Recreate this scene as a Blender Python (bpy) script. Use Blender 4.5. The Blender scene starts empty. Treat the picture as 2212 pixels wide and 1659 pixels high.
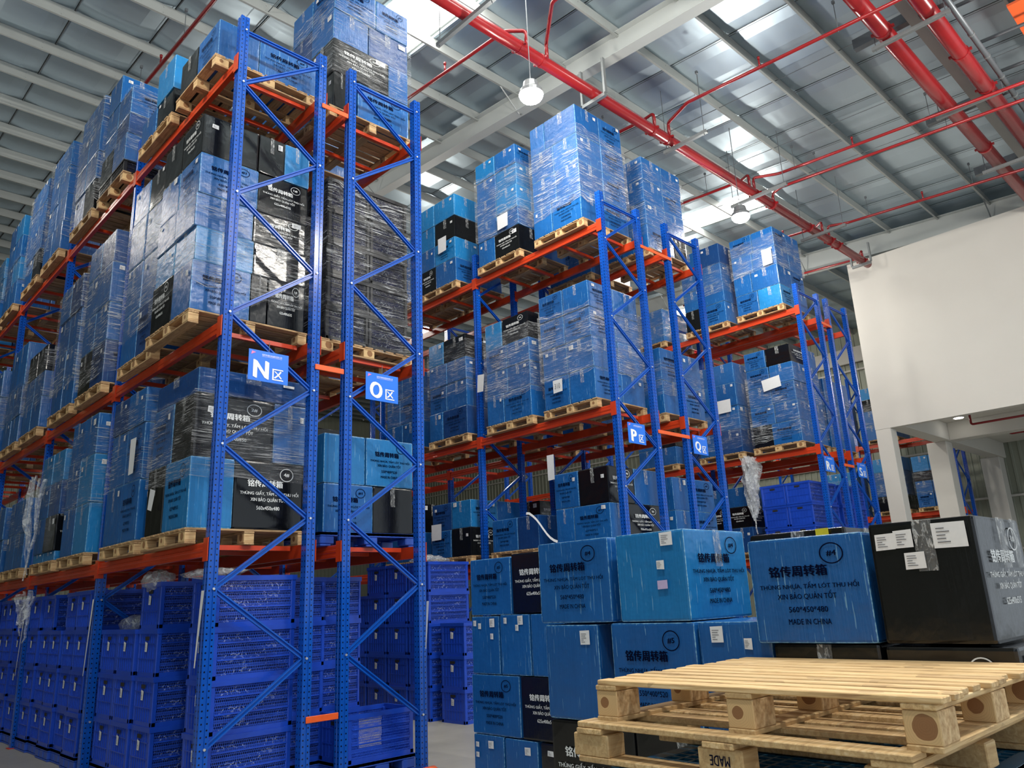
import bpy, math, random
from mathutils import Matrix, Vector
RND = random.Random(7)
# boxes the photograph shows nothing of, and the small far ones that are joined into one piece
HIDE = set([8, 11, 14, 20, 23, 26, 29, 32, 35, 38, 41, 44, 47, 50, 53, 76, 79, 82, 88, 91, 94, 97, 100, 103, 106, 112, 115, 121, 129, 132, 138, 141, 154, 157, 161, 164, 167, 170, 176, 179, 182, 188, 191, 194, 200, 203, 206, 212, 215, 221, 224, 241, 244, 245, 246, 250, 251, 252, 253, 254, 255, 256, 259, 262, 263, 264, 265, 266, 267, 268, 271, 272, 273, 274, 275, 276, 277, 294, 297, 300, 303, 321, 324, 342, 345, 348, 354, 357, 360, 363, 366, 369, 387, 390, 397, 400, 403, 408, 410, 411, 412, 418, 420, 422, 423, 424, 425, 426, 427, 431, 432, 433, 436, 439, 440, 441, 442, 443, 444, 450, 451, 454, 471, 519, 525, 527, 528, 529, 530, 532, 535, 538, 541, 568, 579, 582, 585, 589, 592, 595, 596, 597, 598, 599, 600, 601, 602, 603, 604, 605, 609, 614, 615, 618, 623, 638])
FAR = set([17, 45, 48, 49, 51, 52, 54, 73, 109, 118, 126, 127, 130, 133, 134, 135, 136, 137, 139, 140, 142, 147, 151, 173, 185, 197, 208, 209, 210, 213, 216, 217, 218, 219, 220, 222, 223, 225, 227, 229, 232, 242, 247, 249, 309, 312, 315, 318, 319, 322, 323, 325, 339, 351, 378, 388, 394, 405, 407, 409, 415, 421, 428, 429, 430, 446, 447, 448, 468, 474, 477, 501, 504, 505, 507, 510, 513, 516, 520, 542, 543, 545, 546, 551, 552, 557, 558, 560, 561, 563, 564, 566, 567, 569, 570, 571, 573, 575, 576, 578, 584, 587, 588, 590, 591, 594, 636])
HIDEC = set([1, 11, 29, 32, 35])
_ci = [0]
_cc = [0]
C = bpy.context.scene.collection
SC = bpy.context.scene

# ---------------------------------------------------------------- camera, sky, light, exposure
cam_d = bpy.data.cameras.new('camera'); cam = bpy.data.objects.new('camera', cam_d); C.objects.link(cam); SC.camera = cam
cam_d.sensor_width = 36.0; cam_d.lens = 1677.395 * 36.0 / 2212.0; cam_d.clip_end = 200; cam_d.clip_start = 0.05
RR = [[0.7244912, -0.6879568, -0.0427533], [0.1557842, 0.2238468, -0.9620935], [0.6714490, 0.6903680, 0.2693479]]
m = Matrix(((RR[0][0], -RR[1][0], -RR[2][0], -2.855026), (RR[0][1], -RR[1][1], -RR[2][1], -6.743837), (RR[0][2], -RR[1][2], -RR[2][2], 1.579335), (0, 0, 0, 1)))
cam.matrix_world = m
world = bpy.data.worlds.new('sky'); SC.world = world; world.use_nodes = True
wn = world.node_tree; bg = wn.nodes['Background']
bg.inputs[0].default_value = (0.80, 0.90, 1.0, 1); bg.inputs[1].default_value = 0.58
SC.view_settings.view_transform = 'Standard'; SC.view_settings.look = 'None'
SC.view_settings.exposure = 0.58; SC.view_settings.gamma = 1.0; SC.view_settings.use_curve_mapping = False
LAMP_W = 150.0

# ---------------------------------------------------------------- materials
class NT:
    def __init__(s, name):
        s.m = bpy.data.materials.new(name); s.m.use_nodes = True; s.t = s.m.node_tree; s.n = s.t.nodes; s.b = s.n['Principled BSDF']; s.out = s.n['Material Output']
    def new(s, ty, **kw):
        x = s.n.new(ty)
        for k, v in kw.items():
            if k == 'ins':
                for i, val in v.items(): x.inputs[i].default_value = val
            else: setattr(x, k, v)
        return x
    def link(s, a, b): s.t.links.new(a, b)
    def math(s, op, a, b=None, c=None):
        x = s.new('ShaderNodeMath', operation=op)
        for i, v in enumerate((a, b, c)):
            if v is None: continue
            if isinstance(v, (int, float)): x.inputs[i].default_value = v
            else: s.link(v, x.inputs[i])
        return x.outputs[0]
    def mixc(s, f, a, b):
        x = s.new('ShaderNodeMix', data_type='RGBA')
        for i, v in ((0, f), (6, a), (7, b)):
            if isinstance(v, (int, float)): x.inputs[i].default_value = v
            elif isinstance(v, tuple): x.inputs[i].default_value = (*v, 1) if len(v) == 3 else v
            else: s.link(v, x.inputs[i])
        return x.outputs[2]
    def ramp(s, f, stops):
        x = s.new('ShaderNodeValToRGB'); e = x.color_ramp.elements
        e[0].position, e[0].color = stops[0][0], (*stops[0][1], 1)
        e[1].position, e[1].color = stops[-1][0], (*stops[-1][1], 1)
        for p, c in stops[1:-1]:
            q = e.new(p); q.color = (*c, 1)
        s.link(f, x.inputs[0]); return x.outputs[0]
    def coord(s, which='Object', scale=(1, 1, 1), loc=None, rot=(0, 0, 0)):
        t = s.new('ShaderNodeTexCoord'); mp = s.new('ShaderNodeMapping'); mp.inputs['Scale'].default_value = scale; mp.inputs['Rotation'].default_value = rot
        s.link(t.outputs[which], mp.inputs[0])
        if loc is not None: s.link(loc, mp.inputs['Location'])
        return mp.outputs[0]
    def noise(s, vec, scale, detail=3, rough=.5, dist=0):
        x = s.new('ShaderNodeTexNoise'); x.inputs['Scale'].default_value = scale; x.inputs['Detail'].default_value = detail
        x.inputs['Roughness'].default_value = rough; x.inputs['Distortion'].default_value = dist
        s.link(vec, x.inputs['Vector']); return x.outputs[0]
    def bump(s, h, strength=.3, dist=.01):
        x = s.new('ShaderNodeBump'); x.inputs['Strength'].default_value = strength; x.inputs['Distance'].default_value = dist
        s.link(h, x.inputs['Height']); s.link(x.outputs[0], s.b.inputs['Normal']); return x
    def rand(s):
        return s.new('ShaderNodeObjectInfo').outputs['Random']
    def set(s, **kw):
        for k, v in kw.items():
            i = s.b.inputs[k.replace('_', ' ')]
            if isinstance(v, (int, float)): i.default_value = v
            elif isinstance(v, tuple): i.default_value = (*v, 1) if len(v) == 3 else v
            else: s.link(v, i)

def plain(name, col, rough=.5, metal=0.0, bump=0, bs=30, var=.12):
    n = NT(name); v = n.coord('Object'); nz = n.noise(v, bs)
    c = n.mixc(nz, tuple(x * (1 - var) for x in col), tuple(min(1, x * (1 + var)) for x in col))
    n.set(Base_Color=c, Roughness=rough, Metallic=metal)
    if bump: n.bump(nz, bump, .01)
    return n.m

def carton_mat(name, ca, cb, rough, wear, wearcol, flutes=True):
    n = NT(name); tc = n.new('ShaderNodeTexCoord'); sp = n.new('ShaderNodeSeparateXYZ'); n.link(tc.outputs['Object'], sp.inputs[0])
    rnd = n.rand(); off = n.new('ShaderNodeCombineXYZ'); n.link(n.math('MULTIPLY', rnd, 37.0), off.inputs[0]); n.link(n.math('MULTIPLY', rnd, 11.0), off.inputs[1])
    vs = n.coord('Object', (14, 14, .5), off.outputs[0]); streak = n.noise(vs, 2.5, 5, .7)
    vb = n.coord('Object', (1.6, 1.6, 1.6), off.outputs[0]); blot = n.noise(vb, 1.5, 3)
    base = n.mixc(n.rand(), ca, cb)
    base = n.mixc(n.math('MULTIPLY', streak, .35), base, tuple(min(1, x * 1.9 + (.01 if cb[2] > .1 else 0)) for x in cb))
    base = n.mixc(n.math('MULTIPLY', blot, .35), base, tuple(x * .55 for x in ca))
    ax, ay, az = (n.math('ABSOLUTE', sp.outputs[i]) for i in range(3))
    second = n.math('MAXIMUM', n.math('MINIMUM', ax, ay), n.math('MINIMUM', n.math('MAXIMUM', ax, ay), az))
    e = n.math('SUBTRACT', second, n.math('MULTIPLY', n.noise(n.coord('Object', (7, 7, 7), off.outputs[0]), 3, 4), .022))
    edge = n.math('MULTIPLY', n.math('SUBTRACT', e, .476), 90.0)
    edge = n.new('ShaderNodeClamp').outputs[0] if False else n.math('MINIMUM', n.math('MAXIMUM', edge, 0.0), wear)
    scr = n.noise(n.coord('Object', (30, 30, 1.2), off.outputs[0]), 1.6, 2)
    scr = n.math('MULTIPLY', n.math('GREATER_THAN', scr, .69), wear * .45)
    col = n.mixc(edge, base, wearcol); col = n.mixc(scr, col, wearcol)
    n.set(Base_Color=col, Roughness=rough)
    n.b.inputs['Specular IOR Level'].default_value = .5
    h = n.math('ADD', n.math('MULTIPLY', streak, .4), n.math('MULTIPLY', n.noise(vb, 3.0, 2), 1.0))
    n.bump(h, .35 if cb[2] > .1 else .12, .02)
    return n.m

M = {}
M['blue'] = carton_mat('blue_corrugated_plastic', (.004, .065, .235), (.008, .105, .345), .27, .8, (.30, .60, .78))
M['cyan'] = carton_mat('bright_blue_corrugated_plastic', (.006, .125, .34), (.012, .185, .46), .26, .8, (.40, .70, .82))
M['navy'] = carton_mat('dark_blue_corrugated_plastic', (.003, .034, .14), (.006, .052, .20), .27, .5, (.15, .35, .55))
M['black'] = carton_mat('black_corrugated_plastic', (.003, .0033, .004), (.0045, .005, .006), .15, .12, (.06, .06, .065))
M['ink'] = plain('dark_ink', (.001, .003, .020), .85)
M['ink'].node_tree.nodes['Principled BSDF'].inputs['Specular IOR Level'].default_value = .05
M['white_ink'] = plain('white_ink', (.72, .74, .74), .5)
M['paper'] = plain('white_paper', (.72, .73, .74), .6, var=.06)
M['grey_print'] = plain('grey_print', (.12, .12, .13), .7)
M['beam'] = plain('orange_red_paint', (.55, .045, .010), .30, var=.15, bs=6, bump=.05)
M['spacer'] = plain('bright_orange_paint', (.80, .11, .02), .35)
M['brace'] = plain('blue_brace_paint', (.004, .085, .46), .25, var=.15, bs=5)
M['zinc'] = plain('zinc_bolt', (.75, .75, .73), .3, .7)
M['pipe'] = plain('red_pipe_paint', (.25, .010, .013), .25, bs=8)
M['galv'] = plain('galvanised_steel', (.22, .235, .24), .42, .5)
M['darksteel'] = plain('dark_steel', (.13, .145, .16), .45, .4)
M['lamp'] = plain('lamp_housing', (.25, .26, .27), .4, .5)
M['white'] = plain('white_plaster', (.64, .615, .565), .75, var=.03, bs=1.5)
M['steelpaint'] = plain('grey_steel_paint', (.33, .35, .34), .5, var=.06, bs=3)
M['rafter'] = plain('rafter_paint', (.46, .49, .48), .45, var=.05, bs=2)
M['sign'] = plain('sign_blue', (.01, .17, .80), .35, var=.03)
M['signwhite'] = plain('sign_white', (.9, .9, .9), .4)
M['signpink'] = plain('sign_pink', (.75, .2, .45), .4)
M['crate'] = plain('blue_crate_plastic', (.010, .060, .47), .28, var=.3, bs=4, bump=.1)
M['blackcrate'] = plain('black_crate_plastic', (.012, .012, .014), .32, var=.3, bs=4, bump=.1)
M['ppallet'] = plain('blue_plastic_pallet', (.02, .075, .42), .35)
M['tealpallet'] = plain('teal_plastic_pallet', (.012, .085, .16), .32)
M['orangepanel'] = plain('orange_panel', (.70, .10, .02), .5)
M['dark'] = plain('dark_void', (.01, .01, .012), .8)
M['yellow'] = plain('yellow_tape', (.7, .6, .03), .4)
M['greensticker'] = plain('green_sticker', (.35, .6, .1), .5)
M['lilac'] = plain('lilac_sticker', (.5, .42, .65), .5)

def upright_mat():
    n = NT('blue_upright_paint'); tc = n.new('ShaderNodeTexCoord'); sp = n.new('ShaderNodeSeparateXYZ'); n.link(tc.outputs['Object'], sp.inputs[0])
    sn = n.new('ShaderNodeSeparateXYZ'); n.link(tc.outputs['Normal'], sn.inputs[0])
    ax, ay = n.math('ABSOLUTE', sp.outputs[0]), n.math('ABSOLUTE', sp.outputs[1])
    isx = n.math('GREATER_THAN', n.math('ABSOLUTE', sn.outputs[0]), .5)
    u = n.math('ADD', n.math('MULTIPLY', ay, isx), n.math('MULTIPLY', ax, n.math('SUBTRACT', 1.0, isx)))
    du = n.math('ABSOLUTE', n.math('SUBTRACT', u, .024))
    dz = n.math('ABSOLUTE', n.math('SUBTRACT', n.math('FRACT', n.math('MULTIPLY', sp.outputs[2], 20.0)), .5))
    dz = n.math('MULTIPLY', dz, .05)
    d = n.math('SQRT', n.math('ADD', n.math('MULTIPLY', du, du), n.math('MULTIPLY', dz, dz)))
    hole = n.math('LESS_THAN', d, .0075)
    nz = n.noise(n.coord('Object', (2, 2, 2)), 6)
    c = n.mixc(nz, (.003, .06, .36), (.005, .09, .48)); c = n.mixc(hole, c, (.001, .005, .03))
    n.set(Base_Color=c, Roughness=.17); return n.m
M['upright'] = upright_mat()

def wood_mat(name, a, b, c):
    n = NT(name); rnd = n.rand(); off = n.new('ShaderNodeCombineXYZ')
    for i, k in enumerate((31., 17., 9.)): n.link(n.math('MULTIPLY', rnd, k), off.inputs[i])
    g = n.noise(n.coord('Object', (2, 26, 26), off.outputs[0]), 2.2, 5, .6, .6)
    bl = n.noise(n.coord('Object', (3, 3, 3), off.outputs[0]), 1.4, 3)
    col = n.ramp(g, [(.28, a), (.5, b), (.72, c)])
    col = n.mixc(n.math('MULTIPLY', n.math('GREATER_THAN', bl, .60), .35), col, tuple(x * .45 for x in a))
    col = n.mixc(n.math('MULTIPLY', rnd, .6), col, tuple(x * .6 for x in b))
    n.set(Base_Color=col, Roughness=.72); n.bump(g, .4, .004); return n.m
M['wood'] = wood_mat('pallet_wood', (.24, .13, .06), (.50, .31, .15), (.68, .47, .25))
M['woodlight'] = wood_mat('fresh_pallet_wood', (.36, .20, .085), (.66, .44, .20), (.86, .66, .38))
def block_mat(axis=0):
    n = NT('block_end_grain'); tc = n.new('ShaderNodeTexCoord'); rnd = n.rand()
    mp = n.coord('Object', (1, 1, 1)); sp = n.new('ShaderNodeSeparateXYZ'); n.link(mp, sp.inputs[0])
    sn = n.new('ShaderNodeSeparateXYZ'); n.link(tc.outputs['Normal'], sn.inputs[0])
    isx = n.math('GREATER_THAN', n.math('ABSOLUTE', sn.outputs[axis]), .5)
    y = n.math('ADD', sp.outputs[1 - axis], n.math('MULTIPLY', n.math('SUBTRACT', rnd, .5), .03)); z = n.math('SUBTRACT', sp.outputs[2], .005)
    r = n.math('SQRT', n.math('ADD', n.math('MULTIPLY', y, y), n.math('MULTIPLY', z, z)))
    r = n.math('ADD', r, n.math('MULTIPLY', n.noise(mp, 14, 3), .018))
    ring = n.math('SINE', n.math('MULTIPLY', r, 900.0))
    heart = n.math('LESS_THAN', r, n.math('ADD', .028, n.math('MULTIPLY', rnd, .022)))
    endc = n.mixc(heart, (.62, .42, .20), (.27, .13, .05)); endc = n.mixc(n.math('MULTIPLY', ring, .12), endc, (.12, .05, .02))
    g = n.noise(n.coord('Object', (3, 30, 30)), 2, 4); side = n.ramp(g, [(.3, (.42, .24, .10)), (.7, (.74, .53, .28))])
    n.set(Base_Color=n.mixc(isx, side, endc), Roughness=.75); return n.m
M['block'] = block_mat(); M['block2'] = block_mat(1)

def film_mat(name, lo, hi, tint):
    n = NT(name); uv = n.new('ShaderNodeTexCoord').outputs['UV']; rnd = n.rand()
    off = n.new('ShaderNodeCombineXYZ'); n.link(n.math('MULTIPLY', rnd, 23.), off.inputs[0]); n.link(n.math('MULTIPLY', rnd, 7.), off.inputs[1])
    def mp(scale, rot):
        x = n.new('ShaderNodeMapping'); x.inputs['Scale'].default_value = scale; x.inputs['Rotation'].default_value = (0, 0, rot)
        n.link(uv, x.inputs[0]); n.link(off.outputs[0], x.inputs['Location']); return x.outputs[0]
    s1 = n.noise(mp((1.0, 34, 1), .30), 2.6, 5, .78, .35); s2 = n.noise(mp((1.2, 46, 1), -.22), 2.2, 4, .72, .3)
    patch = n.noise(mp((1.2, 2.2, 1), .3), 1.6, 3, .6, .3)
    st = n.math('MAXIMUM', s1, n.math('MULTIPLY', s2, .99))
    st = n.math('MULTIPLY', n.math('MAXIMUM', n.math('SUBTRACT', st, .555), 0.0), 11.0)  # pale streaks: light caught on the film, put into its opacity
    pm_ = n.math('MINIMUM', n.math('MAXIMUM', n.math('MULTIPLY', n.math('SUBTRACT', patch, .40), 5.0), .15), 1.2)
    a = n.math('MINIMUM', n.math('ADD', n.math('MULTIPLY', n.math('MULTIPLY', st, pm_), hi), n.math('MULTIPLY', patch, lo)), .95)
    cr = n.noise(mp((2.2, 7, 1), .5), 3.2, 6, .75, 1.2)
    cr = n.math('MULTIPLY', n.math('MAXIMUM', n.math('SUBTRACT', cr, .60), 0.0), n.math('MULTIPLY', pm_, 7.0 if hi > 1.2 else 4.0))  # crinkled glare patches, painted as extra opacity
    a = n.math('MINIMUM', n.math('ADD', a, cr), .95)
    n.set(Base_Color=tint, Roughness=.12, Alpha=a); n.b.inputs['Specular IOR Level'].default_value = .9
    n.bump(n.math('ADD', s1, n.math('MULTIPLY', patch, 1.4)), 1.0, .045)
    return n.m
M['film'] = film_mat('stretch_film', .05, 1.1, (.88, .92, .95))
M['film2'] = film_mat('stretch_film_thick', .12, 1.5, (.88, .90, .92))
def bag_mat():
    n = NT('clear_plastic_bag'); v = n.coord('Object', (1, 1, 1)); a = n.noise(v, 14, 4, .6, .8)
    al = n.math('MINIMUM', n.math('ADD', n.math('MULTIPLY', n.math('MAXIMUM', n.math('SUBTRACT', a, .5), 0.0), 3.0), .28), .9)
    n.set(Base_Color=(.75, .78, .8), Roughness=.12, Alpha=al); n.b.inputs['Specular IOR Level'].default_value = 1.0; n.bump(a, 1.0, .03); return n.m
M['bag'] = bag_mat()
def tape_mat():
    n = NT('clear_packing_tape'); v = n.coord('Object', (3, 3, 1)); a = n.noise(v, 9, 4, .7, 1.2)
    al = n.math('MINIMUM', n.math('ADD', n.math('MULTIPLY', n.math('MAXIMUM', n.math('SUBTRACT', a, .52), 0.0), 5.0), .16), .85)
    n.set(Base_Color=(.72, .74, .74), Roughness=.15, Alpha=al); n.b.inputs['Specular IOR Level'].default_value = 1.0; n.bump(a, .8, .02); return n.m
M['tape'] = tape_mat()
def lattice_mat(name, col):
    n = NT(name); uv = n.new('ShaderNodeTexCoord').outputs['UV']
    b = n.new('ShaderNodeTexBrick'); b.offset = .5; b.squash = .5; b.squash_frequency = 3
    for k, v in (('Scale', 18.0), ('Mortar Size', .034), ('Brick Width', .30), ('Row Height', .42), ('Mortar Smooth', 0.0)): b.inputs[k].default_value = v
    b.inputs['Color1'].default_value = b.inputs['Color2'].default_value = (0, 0, 0, 1); b.inputs['Mortar'].default_value = (1, 1, 1, 1)
    n.link(uv, b.inputs['Vector'])
    n.set(Base_Color=col, Roughness=.35, Alpha=b.outputs['Fac']); return n.m
M['lattice'] = lattice_mat('blue_lattice', (.018, .085, .60)); M['blacklattice'] = lattice_mat('black_lattice', (.012, .012, .014))
def contents_mat():
    n = NT('bagged_contents'); v = n.coord('Object', (1, 1, 1)); a = n.noise(v, 16, 5, .65, 1.2)
    n.set(Base_Color=n.mixc(n.math('GREATER_THAN', a, .60), (.012, .022, .13), (.6, .65, .75)), Roughness=.12); n.b.inputs['Specular IOR Level'].default_value = 1.0; n.bump(a, 1.0, .08); return n.m  # pale specks are glints on the bags, painted into the colour
M['contents'] = contents_mat()
def foil_mat():
    n = NT('roof_foil'); v = n.coord('Object', (1, 1, 1)); w = n.noise(n.coord('Object', (.35, 1.2, 1)), 1.2, 3, .5, .2)
    n.set(Base_Color=(.47, .57, .64), Metallic=.75, Roughness=.40); n.bump(w, .25, .08); return n.m  # bluish base colour stands in for the boxes' reflection in the foil
M['foil'] = foil_mat()
def floor_mat():
    n = NT('concrete_floor'); v = n.coord('Object', (1, 1, 1)); a = n.noise(v, .6, 6, .6); b = n.noise(v, 8, 4)
    c = n.ramp(a, [(.3, (.27, .26, .22)), (.7, (.44, .42, .36))]); c = n.mixc(n.math('MULTIPLY', b, .25), c, (.2, .19, .17))
    n.set(Base_Color=c, Roughness=.38); return n.m
M['floor'] = floor_mat()
M['cladding'] = plain('wall_cladding', (.34, .36, .29), .5, .1, var=.1, bs=.6)
def emis(name, col, s):
    n = NT(name); n.set(Base_Color=col, Emission_Color=col); n.b.inputs['Emission Strength'].default_value = s; return n.m
M['skylight'] = emis('skylight_panel', (1.0, .99, .93), 9.0)
M['lens'] = emis('lamp_lens', (1.0, .97, .9), 60.0)
M['downlight'] = emis('downlight_lens', (1.0, .97, .9), 8.0)

# ---------------------------------------------------------------- mesh helpers
class MB:
    def __init__(s): s.v = []; s.f = []; s.uv = {}
    def quad(s, pts, uv=None):
        i = len(s.v); s.v += [tuple(p) for p in pts]; s.f.append(tuple(range(i, i + len(pts))))
        if uv: s.uv[len(s.f) - 1] = uv
        return s
    def box(s, x0, x1, y0, y1, z0, z1):
        i = len(s.v)
        s.v += [(x0, y0, z0), (x1, y0, z0), (x1, y1, z0), (x0, y1, z0), (x0, y0, z1), (x1, y0, z1), (x1, y1, z1), (x0, y1, z1)]
        for q in ((0, 3, 2, 1), (4, 5, 6, 7), (0, 1, 5, 4), (1, 2, 6, 5), (2, 3, 7, 6), (3, 0, 4, 7)): s.f.append(tuple(i + k for k in q))
        return s
    def bbox(s, x0, x1, y0, y1, z0, z1, b):
        # chamfered box (vertical and top edges softened)
        i = len(s.v)
        for z, e in ((z0, b), (z0 + b, 0), (z1 - b, 0), (z1, b)):
            for x, y in ((x0 + b + e * .5, y0 + e), (x1 - b - e * .5, y0 + e), (x1 - e, y0 + b + e * .5), (x1 - e, y1 - b - e * .5), (x1 - b - e * .5, y1 - e), (x0 + b + e * .5, y1 - e), (x0 + e, y1 - b - e * .5), (x0 + e, y0 + b + e * .5)):
                s.v.append((x, y, z))
        for r in range(3):
            for k in range(8): s.f.append((i + r * 8 + k, i + r * 8 + (k + 1) % 8, i + r * 8 + 8 + (k + 1) % 8, i + r * 8 + 8 + k))
        s.f.append(tuple(i + k for k in range(7, -1, -1))); s.f.append(tuple(i + 24 + k for k in range(8)))
        return s
    def prism(s, prof, mat, length):
        # extrude 2D profile along local z, matrix places it
        i = len(s.v); n = len(prof)
        for z in (0, length):
            for p in prof: s.v.append(tuple(mat @ Vector((p[0], p[1], z))))
        for k in range(n): s.f.append((i + k, i + (k + 1) % n, i + n + (k + 1) % n, i + n + k))
        s.f.append(tuple(i + k for k in range(n - 1, -1, -1))); s.f.append(tuple(i + n + k for k in range(n)))
        return s
    def tube(s, pts, r, seg=12, cap=True):
        pts = [Vector(p) for p in pts]; rings = []
        for k, p in enumerate(pts):
            d = (pts[min(k + 1, len(pts) - 1)] - pts[max(k - 1, 0)]).normalized()
            a = d.cross(Vector((0, 0, 1)));
            if a.length < .05: a = d.cross(Vector((1, 0, 0)))
            a.normalize(); b = d.cross(a); i = len(s.v); rings.append(i)
            for q in range(seg):
                t = 2 * math.pi * q / seg; s.v.append(tuple(p + (a * math.cos(t) + b * math.sin(t)) * r))
        for k in range(len(pts) - 1):
            for q in range(seg): s.f.append((rings[k] + q, rings[k + 1] + q, rings[k + 1] + (q + 1) % seg, rings[k] + (q + 1) % seg))
        if cap: s.f.append(tuple(rings[0] + q for q in range(seg))); s.f.append(tuple(rings[-1] + q for q in range(seg - 1, -1, -1)))
        return s
    def mesh(s, name, mat, smooth=False):
        me = bpy.data.meshes.new(name); me.from_pydata(s.v, [], s.f)
        if s.uv:
            ul = me.uv_layers.new(name='UVMap')
            for p in me.polygons:
                u = s.uv.get(p.index)
                if u:
                    for li, c in zip(p.loop_indices, u): ul.data[li].uv = c
        me.materials.append(mat)
        if smooth: me.polygons.foreach_set('use_smooth', [True] * len(me.polygons))
        me.update(); return me

def bent(pts, r=.12, n=4):
    # round the corners of a polyline for pipes
    pts = [Vector(p) for p in pts]; out = [pts[0]]
    for i in range(1, len(pts) - 1):
        a, b, c = pts[i - 1], pts[i], pts[i + 1]; u = (a - b).normalized(); w = (c - b).normalized()
        p, q = b + u * r, b + w * r
        for k in range(n + 1):
            t = k / n; out.append(p * (1 - t) ** 2 + b * 2 * t * (1 - t) + q * t * t)
    out.append(pts[-1]); return out

def ob(name, me, parent=None, loc=(0, 0, 0), rot=(0, 0, 0), scale=(1, 1, 1)):
    o = bpy.data.objects.new(name, me); C.objects.link(o); o.location = loc; o.rotation_euler = rot; o.scale = scale
    if parent: o.parent = parent
    return o
def tag(o, label=None, cat=None, group=None, kind=None):
    if label: o['label'] = label
    if cat: o['category'] = cat
    if group: o['group'] = group
    if kind: o['kind'] = kind
    return o
def empty(name, loc=(0, 0, 0), rot=(0, 0, 0)): return ob(name, None, None, loc, rot)
def channel(p0, p1, w, d, t=.006, flip=1):
    """U channel from p0 to p1 in the XZ plane, open towards -Y when flip=1"""
    p0, p1 = Vector(p0), Vector(p1); z = (p1 - p0); L = z.length; z.normalize(); y = Vector((0, 1, 0)); x = y.cross(z)
    mt = Matrix(((x.x, y.x, z.x, p0.x), (x.y, y.y, z.y, p0.y), (x.z, y.z, z.z, p0.z), (0, 0, 0, 1)))
    a, b = w / 2, d / 2 * flip
    return [(-a, -b), (-a + t * 2, -b), (-a + t * 2.6, b - t * flip * 2), (a - t * 2.6, b - t * flip * 2), (a - t * 2, -b), (a, -b), (a, b), (-a, b)], mt, L

# ---------------------------------------------------------------- large structure
def roof_z(y): return 11.0 + .07 * y
fl = ob('floor', MB().box(-16, 27.2, -14, 36, -.1, 0).mesh('floor', M['floor'])); tag(fl, 'grey concrete warehouse floor', kind='structure')
ceiling = empty('ceiling'); tag(ceiling, 'low pitched metal roof lined with silver foil', kind='structure')
# foil blankets running up the slope, each a strip with a shallow lap
Y0R, Y1R = -9.0, 36.0
SKY = []
strip_w = 1.2
xs = []; x = -16.0
while x < 27.2: xs.append(x); x += strip_w
skyl = [(3.35, 4.25, -1.5, 2.85, 0), (3.35, 4.25, -1.5, 2.85, 0)]
sky_strips = {}
def strip_mesh(w, y0, y1, dz=0):
    b = MB(); n = max(1, int((y1 - y0) / 1.2)); 
    for i in range(n):
        a = y0 + (y1 - y0) * i / n; c = y0 + (y1 - y0) * (i + 1) / n
        xm = w / 2; sag = .03
        for (xa, za), (xb, zb) in (((.01, 0), (xm * .5, -sag)), ((xm * .5, -sag), (xm * 1.5, -sag)), ((xm * 1.5, -sag), (w - .01, 0))):
            b.quad([(xa, a, roof_z(a) + za + dz), (xa, c, roof_z(c) + za + dz), (xb, c, roof_z(c) + zb + dz), (xb, a, roof_z(a) + zb + dz)])
    return b
SKYS = [(3.30, 4.30, -2.57, 2.95), (13.6, 14.6, 1.03, 4.63), (20.2, 21.4, 5.0, 9.0)]
me_strip = strip_mesh(strip_w, Y0R, Y1R).mesh('roof_panel', M['foil'], True)
for x in xs:
    cut = [s for s in SKYS if s[0] < x + strip_w and s[1] > x]
    if not cut: ob('roof_panel', me_strip, ceiling, (x, 0, 0))
    else:
        s = cut[0]
        ob('roof_panel', strip_mesh(strip_w, Y0R, s[2]).mesh('roof_panel', M['foil'], True), ceiling, (x, 0, 0))
        ob('roof_panel', strip_mesh(strip_w, s[3], Y1R).mesh('roof_panel', M['foil'], True), ceiling, (x, 0, 0))
        if s[0] > x: ob('roof_panel', strip_mesh(s[0] - x, s[2], s[3]).mesh('roof_panel', M['foil'], True), ceiling, (x, 0, 0))
        if s[1] < x + strip_w: ob('roof_panel', strip_mesh(x + strip_w - s[1], s[2], s[3]).mesh('roof_panel', M['foil'], True), ceiling, (s[1], 0, 0))
b = MB(); b.quad([(-16, Y0R, roof_z(Y0R) + .05), (27.2, Y0R, roof_z(Y0R) + .05), (27.2, Y1R, roof_z(Y1R) + .05), (-16, Y1R, roof_z(Y1R) + .05)])
ob('outer_sheet', b.mesh('outer_sheet', M['steelpaint']), ceiling)
for i, s in enumerate(SKYS):
    ob('skylight_panel', MB().quad([(s[0] + .02, s[2], roof_z(s[2]) + .02), (s[0] + .02, s[3], roof_z(s[3]) + .02), (s[1] - .02, s[3], roof_z(s[3]) + .02), (s[1] - .02, s[2], roof_z(s[2]) + .02)]).mesh('skylight', M['skylight']), ceiling)
# lap strips between blankets
me_lap = MB()
n = 1
me_lap.quad([(-.009, Y0R, roof_z(Y0R) - .006), (-.009, Y1R, roof_z(Y1R) - .006), (.009, Y1R, roof_z(Y1R) - .006), (.009, Y0R, roof_z(Y0R) - .006)])
me_lap = me_lap.mesh('roof_lap', M['darksteel'])
for x in xs:
    if any(s[0] - .1 < x < s[1] + .1 for s in SKYS): continue
    ob('roof_lap', me_lap, ceiling, (x, 0, -.035))
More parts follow.
